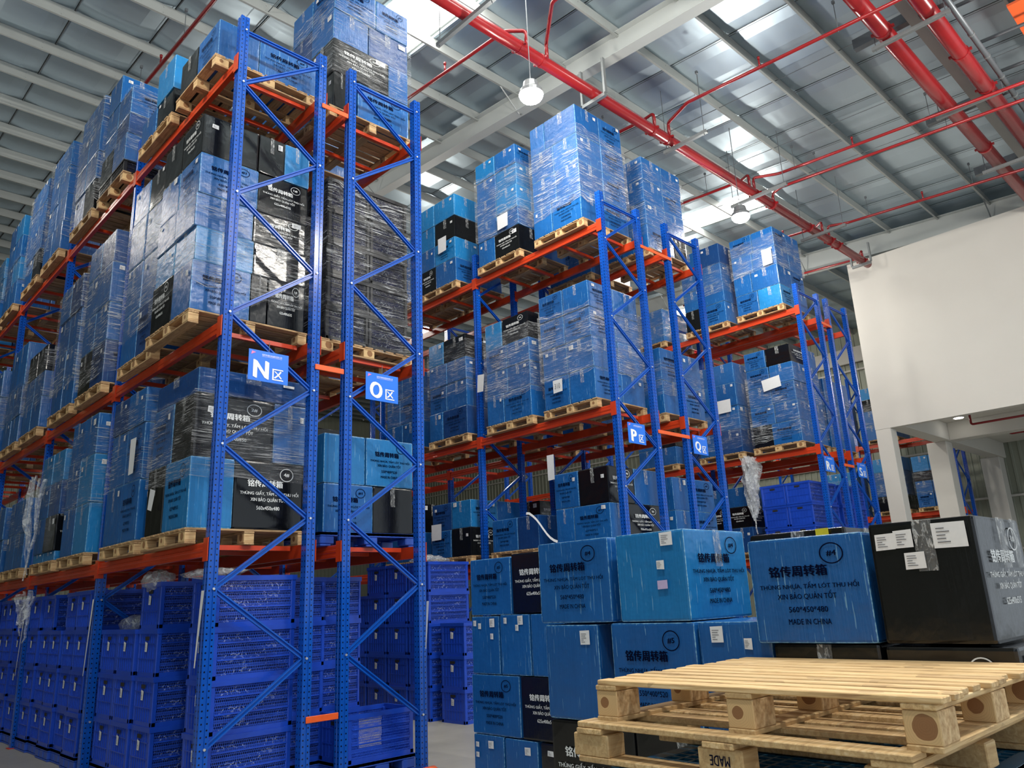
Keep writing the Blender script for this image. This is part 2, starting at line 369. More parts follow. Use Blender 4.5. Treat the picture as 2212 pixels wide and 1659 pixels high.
# purlins: Z sections along X, 1.2 m apart
prof = [(-.035, -.22), (.005, -.22), (.005, -.012), (.045, -.012), (.045, 0), (-.003, 0), (-.003, -.212), (-.027, -.212), (-.027, -.195), (-.035, -.195)]
pm = Matrix(((0, 0, 1, -16), (1, 0, 0, 0), (0, 1, 0, 0), (0, 0, 0, 1)))
me_pur = MB().prism(prof, pm, 43.2)
for i in range(36):
    xx = -15 + i * 1.2
    me_pur.box(xx, xx + .012, -.012, -.006, -.17, -.155).box(xx, xx + .012, -.012, -.006, -.07, -.055)
me_pur = me_pur.mesh('purlin', M['steelpaint'])
for k in range(-13, 24):
    y = 7.03 + 1.2 * k
    if Y0R < y < Y1R: ob('purlin', me_pur, ceiling, (0, y, roof_z(y) - .035))
# sag rods between purlins
rod = MB()
for xx in (1.6, 9.4, 11.6, 13.2, -4):
    rod.tube([(xx, Y0R, roof_z(Y0R) - .19), (xx + .5, 16, roof_z(16) - .19)], .007, 6)
ob('sag_rod', rod.mesh('sag_rod', M['darksteel']), ceiling)
# rafters: I sections following the slope
def rafter(x, y0, y1, depth=.40, w=.22, name='rafter'):
    b = MB(); t = .014
    for (xa, xb, da, db) in ((-w / 2, w / 2, -.20, -.20 - t), (-w / 2, w / 2, -.20 - depth, -.20 - depth - t), (-.005, .005, -.20, -.20 - depth)):
        i = len(b.v)
        for y in (y0, y1):
            z = roof_z(y); b.v += [(x + xa, y, z + db), (x + xb, y, z + db), (x + xb, y, z + da), (x + xa, y, z + da)]
        for q in ((0, 1, 2, 3), (7, 6, 5, 4), (0, 4, 5, 1), (1, 5, 6, 2), (2, 6, 7, 3), (3, 7, 4, 0)): b.f.append(tuple(i + k for k in q))
    r = ob(name, b.mesh(name, M['rafter']), ceiling)
    fb = MB()
    for k in range(-12, 24):
        y = 7.03 + 1.2 * k
        if y0 < y < y1 and k % 4 == 0:
            for sgn in (-1, 1):
                fb.tube([(x + sgn * .02, y, roof_z(y) - .26 - depth + .02), (x + sgn * .5, y, roof_z(y) - .24)], .015, 4)
    ob('fly_brace', fb.mesh('fly_brace', M['galv']), r)
    return r
rafter(6.40, Y0R, Y1R); rafter(18.05, Y0R, Y1R, .55, .26); rafter(-5.4, Y0R, Y1R)
# big purlin-level beam seen between the two large pipes
b = MB().box(4.0, 27, -4.02, -3.86, 10.1, 10.32)
ob('tie_beam', b.mesh('tie_beam', M['steelpaint']), ceiling)
b = MB()
for xx in (9.0, 12.3, 15.2): b.box(xx, xx + .12, -5.6, -3.0, 10.12, 10.3)
ob('cross_beam', b.mesh('cross_beam', M['darksteel']), ceiling)

def corrugated(name, along, const, a0, a1, z0, z1f, mat, facing):
    # ribbed sheet wall with each sheet its own panel
    root = empty(name); tag(root, kind='structure')
    w = 1.0; a = a0
    while a < a1 - .01:
        b = MB(); zt = z1f(a); k = 0; pts = []
        while k < 4:
            u = a + k * .25; pts += [(u, 0), (u + .15, 0), (u + .17, .035), (u + .23, .035)]; k += 1
        pts.append((a + w, 0))
        for (u0, d0), (u1, d1) in zip(pts, pts[1:]):
            if along == 'y': q = [(const + facing * d0, u0, z0), (const + facing * d1, u1, z0), (const + facing * d1, u1, z1f(u1)), (const + facing * d0, u0, z1f(u0))]
            else: q = [(u0, const + facing * d0, z0), (u1, const + facing * d1, z0), (u1, const + facing * d1, z1f(u1)), (u0, const + facing * d0, z1f(u0))]
            b.quad(q)
        ob('wall_sheet', b.mesh('wall_sheet', mat), root); a += w
    return root
wr = corrugated('wall_right', 'y', 27.0, -10, 36, 0, lambda y: roof_z(y) - .02, M['cladding'], -1); tag(wr, 'ribbed grey green metal side wall')
g = MB()
for z in (2.5, 4.2, 6.0, 8.0, 9.6): g.box(26.86, 26.94, -10, 36, z, z + .07)
ob('girt', g.mesh('girt', M['white']), wr)
g = MB().box(26.7, 26.84, -10, 36, 9.9, 10.5); ob('eave_beam', g.mesh('eave_beam', M['white']), wr)
wb = corrugated('wall_back', 'x', 35.9, -16, 27, 0, lambda x: roof_z(35.8), M['cladding'], -1); tag(wb, 'ribbed metal end wall behind the racks')
wl = corrugated('wall_left', 'y', -16.0, -4, 36, 0, lambda y: roof_z(y) - .02, M['cladding'], 1); tag(wl, 'ribbed metal side wall on the left')

# white office block on columns
WX = 17.55; WY = .9
wo = ob('wall_office', MB().box(WX, WX + .2, -9, WY, 5.42, 10.04).box(WX + .2, 26.6, WY - .2, WY, 6.0, 9.8).mesh('wall_office', M['white'])); tag(wo, 'smooth white wall of the raised office block', kind='structure')
ob('slab', MB().box(WX + .2, 26.6, -9, WY - .2, 5.95, 6.1).mesh('slab', M['white']), wo)
def col(x, y, w=.75, h=5.42):
    ob('column', MB().bbox(x, x + w, y - w, y, 0, h, .012).mesh('column', M['white']), wo)
col(WX + .001, WY - .001, .38); col(21.15, WY, .52, 5.45); col(WX + .001, -6, .44); col(21.15, -5.6, .52, 5.45); col(26.0, WY, .55, 5.45)
b = MB().bbox(WX + .2, 26.6, WY - .62, WY - .21, 5.45, 5.95, .01); ob('floor_beam', b.mesh('floor_beam', M['white']), wo)
b = MB().bbox(21.2, 21.65, -9, WY - .62, 5.45, 5.95, .01); ob('floor_beam', b.mesh('floor_beam', M['white']), wo)
b = MB().bbox(21.65, 26.6, -3.3, -2.8, 5.45, 5.95, .01); ob('floor_beam', b.mesh('floor_beam', M['white']), wo)
dl = empty('downlight', (20.6, -.22, 5.92)); tag(dl, 'small round lit downlight under the white office floor', 'light')
ob('trim_ring', MB().tube([(0, 0, 0), (0, 0, .02)], .14, 20).mesh('trim_ring', M['signwhite']), dl)
ob('lens', MB().tube([(0, 0, -.01), (0, 0, -.002)], .12, 20).mesh('lens', M['downlight']), dl)

# ---------------------------------------------------------------- carton building blocks
def unit_carton(seed):
    r = random.Random(seed); b = MB(); n = 5; rid = {}
    def P(p):
        # bulge and dent, rounded arrises
        x, y, z = p
        k = (round(x, 4), round(y, 4), round(z, 4))
        if k in rid: return rid[k]
        e = [abs(abs(c) - .5) < 1e-6 for c in p]; q = [x, y, z]
        ph = seed * 1.7
        for i in range(3):
            if e[i] and sum(e) == 1:
                o = [p[j] for j in range(3) if j != i]
                d = .010 * math.cos(o[0] * 3.1) * math.cos(o[1] * 3.1) * math.sin(ph + i * 2.1 + (1 if p[i] > 0 else 0)) + r.uniform(-.0015, .0015)
                q[i] += d * (1 if p[i] > 0 else -1)
        if sum(e) >= 2:
            for i in range(3):
                if e[i]: q[i] *= (1 - .008 * (sum(e) - 1) - r.uniform(0, .004))
        rid[k] = len(b.v); b.v.append(tuple(q)); return rid[k]
    g = [-.5 + i / n for i in range(n + 1)]; g = [-.5, -.47] + g[1:-1] + [.47, .5]
    for ax in range(3):
        for sg in (-.5, .5):
            for i in range(len(g) - 1):
                for j in range(len(g) - 1):
                    q = []
                    for (u, v) in ((g[i], g[j]), (g[i + 1], g[j]), (g[i + 1], g[j + 1]), (g[i], g[j + 1])):
                        p = [0, 0, 0]; p[ax] = sg; p[(ax + 1) % 3] = u; p[(ax + 2) % 3] = v; q.append(P(p))
                    b.f.append(tuple(q if sg > 0 else q[::-1]))
    return b
CART = {}
for cn in ('blue', 'cyan', 'navy', 'black'):
    CART[cn] = [unit_carton(s).mesh('carton_' + cn, M[cn]) for s in range(4)]

def text_mesh(s, bold=.012):
    c = bpy.data.curves.new('t', 'FONT'); c.body = s; c.resolution_u = 4 if len(s) == 1 else 2
    o = bpy.data.objects.new('t', c); C.objects.link(o)
    dg = bpy.context.evaluated_depsgraph_get(); dg.update()
    me = bpy.data.meshes.new_from_object(o.evaluated_get(dg))
    vs = [tuple(v.co) for v in me.vertices]; fs = [tuple(p.vertices) for p in me.polygons]
    bpy.data.objects.remove(o); bpy.data.meshes.remove(me); bpy.data.curves.remove(c)
    return vs, fs
_tc = {}
def text_into(b, s, cx, cz, width=None, height=None, y=0.0, bold=.012, left=False, yf=None):
    k = (s, bold)
    if k not in _tc: _tc[k] = text_mesh(s, bold)
    vs, fs = _tc[k]; x0 = min(v[0] for v in vs); x1 = max(v[0] for v in vs); z0 = min(v[1] for v in vs); z1 = max(v[1] for v in vs)
    sx = width / (x1 - x0) if width else height / (z1 - z0); sz = height / (z1 - z0) if height else sx
    # strokes are thickened by printing the glyphs two or three times side by side
    sh = [(0, 0)] if bold <= 0 else ([(-bold, 0), (bold, 0)] if bold < .016 else [(-bold, bold * .4), (bold, -bold * .4), (0, 0)])
    for n_, (ox, oz) in enumerate(sh):
        i = len(b.v)
        for v in vs: b.v.append((cx + (v[0] - (x0 + x1) / 2 + ox) * sx, y - n_ * .0006, cz + (v[1] - (z0 + z1) / 2 + oz) * sz))
        for f in fs: b.f.append(tuple(i + k for k in f))
def ring_into(b, cx, cz, rx, rz, t, y=0.0, n=28):
    for k in range(n):
        a, c = 2 * math.pi * k / n, 2 * math.pi * (k + 1) / n
        b.quad([(cx + rx * math.cos(a), y, cz + rz * math.sin(a)), (cx + rx * math.cos(c), y, cz + rz * math.sin(c)), (cx + (rx - t) * math.cos(c), y, cz + (rz - t) * math.sin(c)), (cx + (rx - t) * math.cos(a), y, cz + (rz - t) * math.sin(a))])
def print_mesh(mark, lines, dims, extra, mat, ringt=.011):
    b = MB(); HAN = '\u94ed\u4f20\u5468\u8f6c\u7bb1'
    ring_into(b, .235, .325, .10, .10, ringt); text_into(b, mark, .235, .325, height=.055, width=.08, bold=.03)
    text_into(b, HAN, -.07, .175, width=.50, height=.105, bold=.045)
    text_into(b, lines[0], 0, .035, width=.84, height=.075, bold=.022)
    text_into(b, lines[1], -.02, -.055, width=.50, height=.085, bold=.022)
    text_into(b, dims, -.02, -.185, width=.33, height=.055, bold=.022)
    if extra: text_into(b, extra, -.02, -.30, width=.36, height=.052, bold=.022)
    return b.mesh('printed_text', mat)
NH = ('TH\u00d9NG NH\u1ef0A, T\u1ea4M L\u00d3T THU H\u1ed2I', 'XIN B\u1ea2O QU\u1ea2N T\u1ed0T'); GI = ('TH\u00d9NG GI\u1ea4Y, T\u1ea4M L\u00d3T THU H\u1ed2I', 'XIN B\u1ea2O QU\u1ea2N T\u1ed0T')
PR = {'B4': print_mesh('#4', NH, '560*450*480', 'MADE IN CHINA', M['ink']), 'B5': print_mesh('#5', NH, '550*400*520', 'MADE IN CHINA', M['ink']),
      'B1': print_mesh('#1', NH, '625*400*515', 'MADE IN CHINA', M['ink']), 'K1': print_mesh('1#', GI, '625x400x515', None, M['white_ink']),
      'K2': print_mesh('2#', GI, '750x470x650', None, M['white_ink']), 'K4': print_mesh('4#', GI, '560x450x480', None, M['white_ink'])}
def tape_unit(w):
    b = MB(); r = random.Random(int(w * 1000)); n = 9; P = []
    for i in range(n + 1):
        z = .5 - i / n * .42; P.append((r.uniform(-.004, .004), z))
    for (a, z0), (c, z1) in zip(P, P[1:]): b.quad([(a - w, 0, z0), (c - w, 0, z1), (c + w, 0, z1), (a + w, 0, z0)][::-1])
    return b.mesh('packing_tape', M['tape'])
TAPE = [tape_unit(.055), tape_unit(.07)]
def paper(w, h, seed=0):
    r = random.Random(seed); j = lambda: r.uniform(-.006, .006)
    b = MB(); b.quad([(-w + j(), 0, -h + j()), (w + j(), 0, -h + j()), (w + j(), 0, h + j()), (-w + j(), 0, h + j())])
    me = b.mesh('paper_label', M['paper']); me.materials.append(M['grey_print'])
    for i in range(5):
        z = h * (.55 - i * .28); L = w * r.uniform(.3, .75)
        k = len(b.f); b.quad([(-w * .75, -.004, z - h * .05), (-w * .75 + L * 1.6, -.004, z - h * .05), (-w * .75 + L * 1.6, -.004, z + h * .03), (-w * .75, -.004, z + h * .03)])
    me2 = bpy.data.meshes.new('paper_label'); me2.from_pydata(b.v, [], b.f); me2.materials.append(M['paper']); me2.materials.append(M['grey_print'])
    for p in me2.polygons: p.material_index = 0 if p.index == 0 else 1
    return me2
PAP = [paper(.055, .05, i) for i in range(3)] + [paper(.085, .075, 5), paper(.15, .10, 7), paper(.10, .07, 9)]
FACE = {'F': ((0, -.5, 0), 0.0), 'L': ((-.5, 0, 0), -math.pi / 2), 'R': ((.5, 0, 0), math.pi / 2)}
def on_face(me, name, par, face, u=0, v=0, off=.012, sc=(1, 1, 1), roll=0):
    (cx, cy, cz), rz = FACE[face]
    d = .5 + off
    loc = {'F': (u, -d, v), 'L': (-d, -u, v), 'R': (d, u, v)}[face]
    return ob(name, me, par, loc, (0, roll, rz) if not roll else (0, roll, rz), sc)
CN = {'b': 'blue', 'c': 'cyan', 'd': 'navy', 'k': 'black'}
CW = {'b': 'blue', 'c': 'bright blue', 'd': 'dark blue', 'k': 'black'}
far_boxes = {'b': MB(), 'c': MB(), 'd': MB()}
def carton(code, x0, y0, z0, dx, dy, dz, faces, label, group=None, mark=None, stick=None, rz=0, name='carton', detail=True, tilt=0):
    """faces: dict face -> 'T' printed, 'P' plain with tape, '' nothing"""
    k = code.lower(); r = random.Random(_ci[0] * 7 + 3); _ci[0] += 1
    if _ci[0] - 1 in HIDE: return None
    if _ci[0] - 1 in FAR and k != 'k':
        far_boxes[k].bbox(x0 + .004, x0 + dx - .004, y0 + .004, y0 + dy - .004, z0, z0 + dz - .003, .008); return None
    if name == 'carton' and k == 'k': name = 'black_carton'
    o = ob(name, r.choice(CART[CN[k]]), None, (x0 + dx / 2, y0 + dy / 2, z0 + dz / 2), (tilt, 0, rz), (dx, dy, dz))
    o['n'] = _ci[0] - 1; tag(o, label, 'box', group)
    mk = mark or ({'k': r.choice(('K1', 'K4', 'K2'))}.get(k) or r.choice(('B4', 'B5', 'B1')))
    for f, t in faces.items():
        off = .014
        if t == 'T': on_face(PR[mk], 'printed_text', o, f, off=off)
        elif t == 'P' and detail: on_face(r.choice(TAPE), 'packing_tape', o, f, u=r.uniform(-.03, .03), off=off)
        if t and detail and stick is None and r.random() < (.55 if t == 'P' else .25):
            on_face(r.choice(PAP[:4]), 'paper_label', o, f, u=r.choice((-.3, .3, .34)), v=r.uniform(.22, .4), off=off + .004)
    if stick:
        for (f, u, v, s) in stick: on_face(PAP[s], 'paper_label', o, f, u, v, off=.018)
    return o

# ---------------------------------------------------------------- pallets
def wmesh(name, dx, dy, dz, mat, ch=.003):
    return MB().bbox(-dx / 2, dx / 2, -dy / 2, dy / 2, -dz / 2, dz / 2, ch).mesh(name, mat)
_pm = {}
def wood_pallet(x0, y0, z0, L, W, along, label, group=None, mat='wood', nb=9, gap=None, h=.14, solid=False):
    """deck boards run along X ('x') or Y ('y'); x0,y0 = low corner; L along the boards, W across"""
    k = (round(L, 3), round(W, 3), mat, nb, h)
    if k not in _pm:
        bw = W / nb * (.70 if mat == 'woodlight' else .80 if nb > 8 else .84); th = .019 if mat == 'woodlight' else .018
        _pm[k] = (wmesh('deck_board', L, bw, th, M[mat]), wmesh('stringer_board', W, .10, .018, M[mat]), MB().bbox(-.05, .05, -.07, .07, -(h - .056) / 2, (h - .056) / 2, .003).mesh('block', M['block2' if mat == 'woodlight' else 'block']), wmesh('bottom_board', W, .10, .018, M[mat]), bw)
    dk, st, bl, bt, bw = _pm[k]
    if along == 'x': root = empty('wooden_pallet', (x0, y0, z0)); 
    else: root = empty('wooden_pallet', (x0 + W, y0, z0), (0, 0, math.pi / 2))
    tag(root, label, 'pallet', group)
    for i in range(nb):
        y = bw / 2 + i * (W - bw) / (nb - 1)
        jl = .022 if mat == 'woodlight' else .006; ob('deck_board', dk, root, (L / 2 + RND.uniform(-jl, jl), y + (RND.uniform(-.006, .006) if 0 < i < nb - 1 else 0), h - .009 + RND.uniform(-.001, 0)), (0, 0, RND.uniform(-.005, .005)))
    for x in (.055, L / 2, L - .055):
        ob('stringer_board', st, root, (x, W / 2, h - .0275), (0, 0, math.pi / 2))
        ob('bottom_board', bt, root, (x, W / 2, .009), (0, 0, math.pi / 2))
        for y in (.075, W / 2, W - .075): ob('block', bl, root, (x, y, .018 + (h - .056) / 2))
    return root
def plastic_pallet(x0, y0, z0, L, W, label, mat='ppallet', group=None, h=.15, grid=True):
    root = empty('plastic_pallet', (x0, y0, z0)); tag(root, label, 'pallet', group)
    b = MB(); t = .012
    n = int(L / .055); mm = int(W / .055)
    for i in range(n + 1):
        x = i * (L - t) / n; b.box(x, x + t, 0, W, h - .03, h)
    for j in range(mm + 1):
        y = j * (W - t) / mm; b.box(0, L, y, y + t, h - .028, h - .001)
    for (a, c) in ((0, .06), (L - .06, L)): b.box(a, c, 0, W, h - .04, h + .001)
    for (a, c) in ((0, .06), (W - .06, W)): b.box(.06, L - .06, a, c, h - .04, h + .001)
    ob('grid_deck', b.mesh('grid_deck', M[mat]), root)
    b = MB()
    for x in (0, L / 2 - .06, L - .12): b.bbox(x, x + .12, 0, W, 0, .02, .004)
    ob('runner', b.mesh('runner', M[mat]), root)
    f = MB().bbox(-.08, .08, -.08, .08, 0, h - .06, .01).mesh('foot', M[mat])
    for x in (.08, L / 2, L - .08):
        for y in (.08, W / 2, W - .08): ob('foot', f, root, (x, y, .02))
    return root

# ---------------------------------------------------------------- crates
def crate_meshes(L, W, H, mat, lat, key):
    b = MB(); t = .018
    for x in (0, L - .045):
        for y in (0, W - .045): b.bbox(x, x + .045, y, y + .045, 0, H - .03, .006)
    b.box(-.008, L + .008, -.008, .02, H - .045, H).box(-.008, L + .008, W - .02, W + .008, H - .045, H).box(-.008, .02, .02, W - .02, H - .045, H).box(L - .02, L + .008, .02, W - .02, H - .045, H)
    b.box(0, L, 0, .02, 0, .04).box(0, L, W - .02, W, 0, .04).box(0, .02, .02, W - .02, 0, .04).box(L - .02, L, .02, W - .02, 0, .04).box(.02, L - .02, .02, W - .02, .005, .02)
    for z in (H * .36, H * .68):
        b.box(.045, L - .045, -.002, .01, z, z + .010).box(-.002, .01, .045, W - .045, z, z + .010).box(L - .01, L + .002, .045, W - .045, z, z + .010)
    for i in range(1, 7):
        y = .045 + (W - .09) * i / 7; b.box(-.001, .009, y - .004, y + .004, .04, H - .045); b.box(L - .009, L + .001, y - .004, y + .004, .04, H - .045)
    body = b.mesh('crate_' + key, M[mat])
    def wall(w, h, lattice):
        q = MB().quad([(0, 0, 0), (w, 0, 0), (w, 0, h), (0, 0, h)], [(0, 0), (w, 0), (w, h), (0, h)]); return q.mesh('lattice_wall' if lattice else 'side_wall', M[lat if lattice else mat])
    return body, wall(L - .06, H - .07, True), wall(W - .06, H - .07, key == 'black')
CR = {'n': crate_meshes(.77, .51, .44, 'crate', 'lattice', 'blue'), 'x': crate_meshes(.60, .55, .40, 'blackcrate', 'blacklattice', 'black')}
CRD = {'n': (.77, .51, .44), 'x': (.60, .55, .40)}
me_cont = {k: MB().box(.03, CRD[k][0] - .03, .03, CRD[k][1] - .03, .025, CRD[k][2] * .93).mesh('bagged_contents', M['contents']) for k in CR}
me_hand = MB().quad([(-.055, 0, -.018), (.055, 0, -.018), (.055, 0, .018), (-.055, 0, .018)]).mesh('handle_opening', M['dark'])
me_tagl = paper(.028, .045, 3)
def crate(kind, x, y, z, label, group=None, full=True, sx=1.0, sy=1.0, sz=1.0, tagon=True):
    bd, lw, sw = CR[kind]; L, W, H = CRD[kind]; _cc[0] += 1
    if _cc[0] - 1 in HIDEC: return None
    o = ob('plastic_crate', bd, None, (x, y, z), (0, 0, 0), (sx, sy, sz)); o['nc'] = _cc[0] - 1; tag(o, label, 'crate', group)
    ob('lattice_wall', lw, o, (.03, .008, .03)); ob('lattice_wall', lw, o, (.03, W - .008, .03))
    ob('side_wall', sw, o, (.006, W - .03, .03), (0, 0, -math.pi / 2)); ob('side_wall', sw, o, (L - .006, .03, .03), (0, 0, math.pi / 2))
    if full: ob('bagged_contents', me_cont[kind], o)
    if kind == 'n':
        ob('handle_opening', me_hand, o, (-.004, W / 2, H * .80), (0, 0, -math.pi / 2))
        if tagon: ob('paper_label', me_tagl, o, (-.009, W / 2 + 0, H * .62), (0, .05, -math.pi / 2))
    return o

# ---------------------------------------------------------------- stretch film shells
def shell(seed):
    r = random.Random(seed); b = MB(); nz = 10; cor = [(-.5, -.5), (.5, -.5), (.5, .5), (-.5, .5)]; n = 8; ring = []
    for s in range(4):
        (ax, ay), (bx, by) = cor[s], cor[(s + 1) % 4]
        for i in range(n):
            t = i / n; ring.append((ax + (bx - ax) * t, ay + (by - ay) * t, s + t, s, t))
    idx = []
    for k in range(nz + 1):
        row = []
        for (x, y, u, s, t) in ring:
            e = 1 - (r.uniform(0, .018) if 0 < t else 0) ; dz = 0
            if k in (0, nz): dz = .02 * math.sin(u * 3 + seed) + r.uniform(-.02, .02)
            row.append(len(b.v)); b.v.append((x * e, y * e, -.5 + k / nz + dz))
        idx.append(row)
    N = len(ring)
    for k in range(nz):
        for i in range(N):
            j = (i + 1) % N; u0 = ring[i][2]; u1 = u0 + 1 / n
            b.f.append((idx[k][i], idx[k][j], idx[k + 1][j], idx[k + 1][i]))
            b.uv[len(b.f) - 1] = [(u0, k / nz), (u1, k / nz), (u1, (k + 1) / nz), (u0, (k + 1) / nz)]
    return b
SH = {mk: [shell(s).mesh('stretch_film', M[mk]) for s in range(3)] for mk in ('film', 'film2')}
def film(x0, y0, z0, W, D, H, label, thick=False, group='stretch film round the pallet loads'):
    g = .018
    o = ob('stretch_film', RND.choice(SH['film2' if thick else 'film']), None, (x0 + W / 2, y0 + D / 2, z0 + H / 2), (0, 0, 0), (W + 2 * g, D + 2 * g, H)); tag(o, label, 'plastic film', group); return o

# ---------------------------------------------------------------- racks
HB = .6296; ZT = 7.4573; LV = {1: 2.1275, 2: 4.1694, 3: 7.05}; FW = .92
g0, hw = .045, .045
up_prof = [(-hw, -hw), (-.012, -hw), (-.008, -hw + .008), (.008, -hw + .008), (.012, -hw), (hw, -hw), (hw, hw), (-hw, hw), (-hw, .012), (-hw + .008, .008), (-hw + .008, -.008), (-hw, -.012)]
UPL = MB().prism(up_prof, Matrix(), 7.62).mesh('upright', M['upright'])
UPR = MB().prism([(-p[0], p[1]) for p in up_prof][::-1], Matrix(), 7.62).mesh('upright', M['upright'])
FOOT = MB().bbox(-.075, .075, -.065, .065, 0, .01, .002).mesh('foot_plate', M['beam'])
BOLT = MB().tube([(0, 0, 0), (0, -.012, 0)], .011, 8).mesh('bolt', M['zinc'])
def br_mesh(p0, p1):
    pr, mt, L = channel(p0, p1, .044, .030); return MB().prism(pr, mt, L).mesh('brace', M['brace'])
yb = -.012
BRT = br_mesh((.03, yb, 0), (FW - .03, yb, 0)); BRU = br_mesh((.02, yb, 0), (FW - .02, yb, HB)); BRD = br_mesh((.02, yb, HB), (FW - .02, yb, 0))
def rack_beam(L):
    p = [(-.025, -.062), (.025, -.062), (.025, .062), (-.010, .062), (-.014, .050), (-.014, .018), (-.025, .010), (-.025, -.01), (-.021, -.016), (-.021, -.034), (-.025, -.04)]
    mt = Matrix(((1, 0, 0, 0), (0, 0, 1, 0), (0, 1, 0, 0), (0, 0, 0, 1))); pr = [(a, c) for a, c in p][::-1]
    return MB().prism(pr, mt, L).mesh('load_beam', M['beam'])
CONN = MB().box(-.006, .0, -.045, .045, -.105, .095).box(-.006, .062, .045, .051, -.105, .095).mesh('beam_connector', M['beam'])
CONN2 = MB().box(-.006, .0, -.045, .045, -.105, .095).box(-.006, .062, -.051, -.045, -.105, .095).mesh('beam_connector', M['beam'])
BAR = MB().prism([(-.02, -.022), (.02, -.022), (.02, .022), (.012, .022), (.012, -.012), (-.012, -.012), (-.012, .022), (-.02, .022)], Matrix(((0, 0, 1, 0), (1, 0, 0, 0), (0, 1, 0, 0), (0, 0, 0, 1))), FW - .07).mesh('support_bar', M['beam'])
SPC = MB().bbox(0, .33, -.012, 0, -.028, .028, .004).mesh('row_spacer', M['spacer'])
def rack(letter, x0, y0, nb, bay, mirror=False, levels=(1, 2, 3), lv=None, height=7.62, label=None, bars=(.30, .92, 1.85, 2.45)):
    lv = lv or LV; root = empty('pallet_rack', (x0, y0, 0)); tag(root, label, 'rack', 'pallet racks')
    for k in range(nb + 1):
        yy = k * bay
        for sx, xx in (('l', 0), ('r', FW)):
            u = ob('upright', UPL if sx == 'l' else UPR, root, (xx, yy, 0), (0, 0, 0), (1, 1, height / 7.62)); ob('foot_plate', FOOT, u, (0, 0, 0))
        zt = ZT - (7.62 - height) + (0); ob('brace', BRT, root, (0, yy, zt))
        i = 0; z = zt
        while z - HB > .05:
            up_left = (i % 2 == 0) ^ mirror   # segment from right-high to left-low
            ob('brace', BRU if up_left else BRD, root, (0, yy, z - HB)); z -= HB; i += 1
            if k == 0: pass
        if k <= 1:
            z = zt; i = 0; bb = [(0, zt), (FW, zt)]
            while z - HB > .05:
                z -= HB; i += 1; left = ((i % 2 == 1) ^ mirror); bb.append((0 if left else FW, z))
            for (bx, bz) in bb: ob('bolt', BOLT, root, (bx + (.012 if bx == 0 else -.012), yy - .045, bz))
    bm = rack_beam(bay - .10)
    for k in range(nb):
        for l in levels:
            z = lv[l]
            for xx, sgn in ((-.028, 1), (FW + .028, -1)):
                bo = ob('load_beam', bm, root, (xx, k * bay + .05, z), (0, 0, 0), (sgn, 1, 1))
                ob('beam_connector', CONN, bo, (-.026 if sgn > 0 else -.026, -.05, 0)); ob('beam_connector', CONN2, bo, (-.026, bay - .05, 0))
            for yy in bars: ob('support_bar', BAR, root, (.035, k * bay + yy, z + .036))
    return root
RN = rack('N', 0, 0, 5, 2.952, False, label='blue and orange pallet rack wearing the N sign, nearest on the left')
RO = rack('O', 1.3096, 0, 3, 2.952, True, label='blue and orange pallet rack wearing the O sign, back to back with N')
RP = rack('P', 5.7239, -.03, 3, 2.91, False, label='blue and orange pallet rack wearing the P sign, across the aisle from O')
RQ = rack('Q', 7.4251, -.03, 3, 2.91, True, label='blue and orange pallet rack wearing the Q sign, behind rack P')
RRk = rack('R', 11.7777, -.166, 3, 2.95, False, label='blue and orange pallet rack wearing the R sign, beside the white wall')
RS = rack('S', 13.1397, -.166, 2, 2.95, True, label='blue and orange pallet rack wearing the S sign, right behind rack R')
RT = rack('T', 24.0, 1.05, 4, 2.95, False, levels=(1, 2), lv={1: 3.70, 2: 6.10}, height=8.6, label='far blue and orange pallet rack standing behind the white office columns')
for z in (6.96, 3.93, .64):
    ob('row_spacer', SPC, RO, (-.40 + .005, -.046, z)); 
for o_ in (RQ, ):
    for z in (6.96, 3.93): ob('row_spacer', SPC, o_, (-.80, -.046, z), (0, 0, 0), (2.5, 1, 1))
for z in (6.96, 3.93): ob('row_spacer', SPC, RS, (-.46, -.046, z), (0, 0, 0), (1.4, 1, 1))

